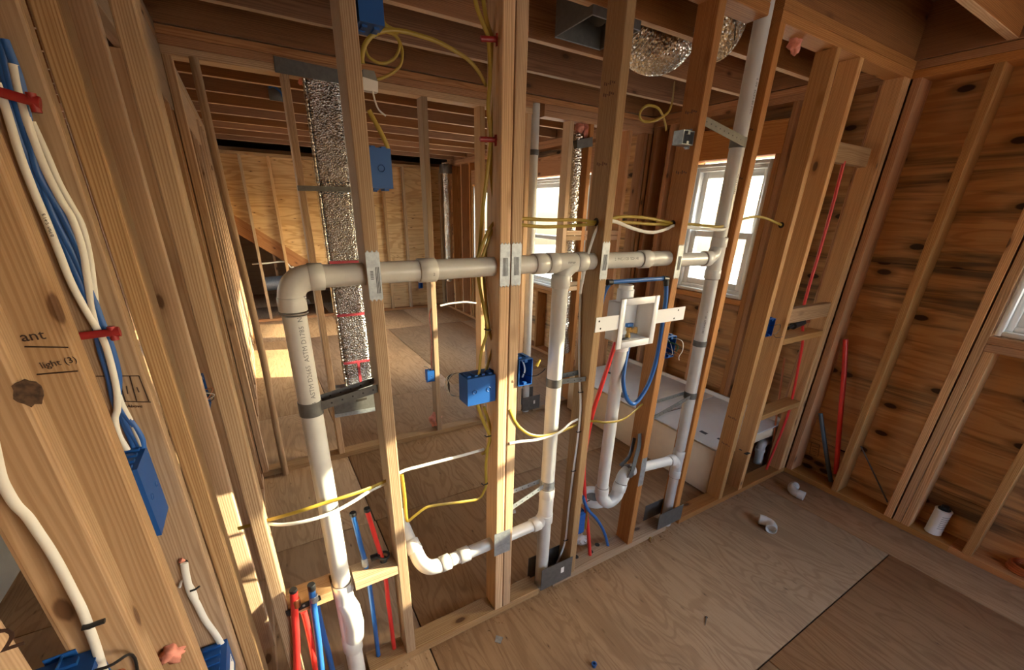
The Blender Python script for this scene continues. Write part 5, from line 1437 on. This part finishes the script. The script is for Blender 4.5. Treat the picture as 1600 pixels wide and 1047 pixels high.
for i in range(220):
    u = rnd.random()
    x = 0.15 + u * 2.7
    y = -0.005 - abs(rnd.gauss(0, .03))
    s = rnd.uniform(.0015, .006)
    a = rnd.uniform(0, PI)
    mt = Matrix.Translation((x, y, .0012)) @ Matrix.Rotation(a, 4, 'Z')
    dust.box((-s, -s * .4, -.0008), (s, s * .4, .0012), mt)
o = dust.build('sawdust', 'wood')
o['kind'] = 'stuff'; o['label'] = 'sawdust and wood shavings along the floor plate'; o['category'] = 'sawdust'

# tufts of pink insulation
def tuft(p, r, label, seed):
    rr = random.Random(seed)
    bm = bmesh.new()
    bmesh.ops.create_icosphere(bm, subdivisions=3, radius=1)
    ph = [rr.uniform(0, 6) for _ in range(6)]
    for v in bm.verts:
        c = v.co
        k = 1 + .28 * math.sin(4 * c.x + ph[0]) * math.sin(5 * c.z + ph[1]) + .16 * math.sin(11 * c.y + ph[2] + 7 * c.z) + rr.uniform(-.07, .07)
        v.co = Vector((c.x * r * k, c.y * r * k * .7, c.z * r * k * 1.25))
    me = bpy.data.meshes.new('tuft')
    bm.to_mesh(me)
    bm.free()
    me.polygons.foreach_set('use_smooth', [True] * len(me.polygons))
    return tag(link('insulation_tuft', me, M['pink'], None, p), label, 'insulation')
tuft([(-0.284, -0.350, 0.863)][0], .018, 'pink insulation tuft stuffed beside a left stud near the bottom edge', 1)
tuft([(2.075, 0.060, 2.382)][0], .030, 'pink insulation tuft poking down by the right top plate', 2)
tuft([(1.051, 1.750, 0.115)][0], .045, 'pink insulation tuft at the foot of a far partition stud', 3)
tuft([(2.399, 1.750, 2.308)][0], .045, 'pink insulation tuft under the far top plate, at right', 4)
tuft([(2.327, 1.750, 2.326)][0], .035, 'pink insulation tuft under the far top plate, at left', 5)
tuft([(0.407, 1.750, 2.351)][0], .03, 'pink insulation tuft at the head of the foil duct', 6)

# ------------------------------------------------------------------ pencil and marker writing on the left studs
yb_, yc_ = -0.3458, -0.0408
def stroke(pts, r=.0011):
    MB().sweep([Vector(p) for p in pts], r, seg=5).build('marker_line', 'ink_brown', wl)
stroke([(-0.300, -0.346, 1.512), (-0.257, -0.346, 1.505)]); stroke([(-0.300, -0.346, 1.470), (-0.257, -0.346, 1.468)])
for s in ([(-0.327, -0.041, 1.366), (-0.260, -0.041, 1.355)], [(-0.260, -0.041, 1.355), (-0.258, -0.041, 1.294)], [(-0.299, -0.041, 1.302), (-0.255, -0.041, 1.291)], [(-0.294, -0.041, 1.360), (-0.296, -0.041, 1.302)], [(-0.275, -0.041, 1.358), (-0.278, -0.041, 1.298)], [(-0.286, -0.041, 1.336), (-0.288, -0.041, 1.318)], [(-0.270, -0.041, 1.330), (-0.269, -0.041, 1.318)]):
    stroke(s)
def hand(txt, size, c, d, y):
    d = Vector(d)
    lettering(wl, txt, size, c, (d.x, 0, d.z), (-d.z, 0, d.x), 'ink_brown', 'handwriting')
hand('ant', .020, [(-0.288, -0.346, 1.526)][0], Vector([(-0.278, -0.346, 1.526)][0]) - Vector([(-0.299, -0.346, 1.525)][0]), yb_)
hand('light (3)', .013, [(-0.273, -0.346, 1.484)][0], Vector([(-0.255, -0.346, 1.486)][0]) - Vector([(-0.291, -0.346, 1.482)][0]), yb_)
hand('Above', .010, [(-0.284, -0.041, 1.287)][0], Vector([(-0.272, -0.041, 1.284)][0]) - Vector([(-0.295, -0.041, 1.289)][0]), yc_)
hand('2', .034, [(-0.234, -0.761, 1.362)][0], (1, 0, 0), 0)
kx = [(-0.248, -0.528, 1.501)][0]
rk = random.Random(5)
kp = [Vector((kx[0] + (.0125 + rk.uniform(-.0025, .002)) * math.cos(a), kx[1] + .001, kx[2] + (.0165 + rk.uniform(-.003, .002)) * math.sin(a))) for a in [2 * PI * i / 18 for i in range(18)]]
MB().prism(kp, (0, -1, 0), .0018).build('knot', 'knot', wl)
hx = [(-0.297, -0.040, 0.837)][0]
MB().cyl(hx, Vector(hx) + Vector((0, -.0008, 0)), [(0, .0095), (.0008, .0095)], 14).build('drilled_hole', 'gap', wl)
tuft([(-0.298, -0.046, 0.849)][0], .006, 'tiny pink insulation fray at the stud hole, lower left', 8)
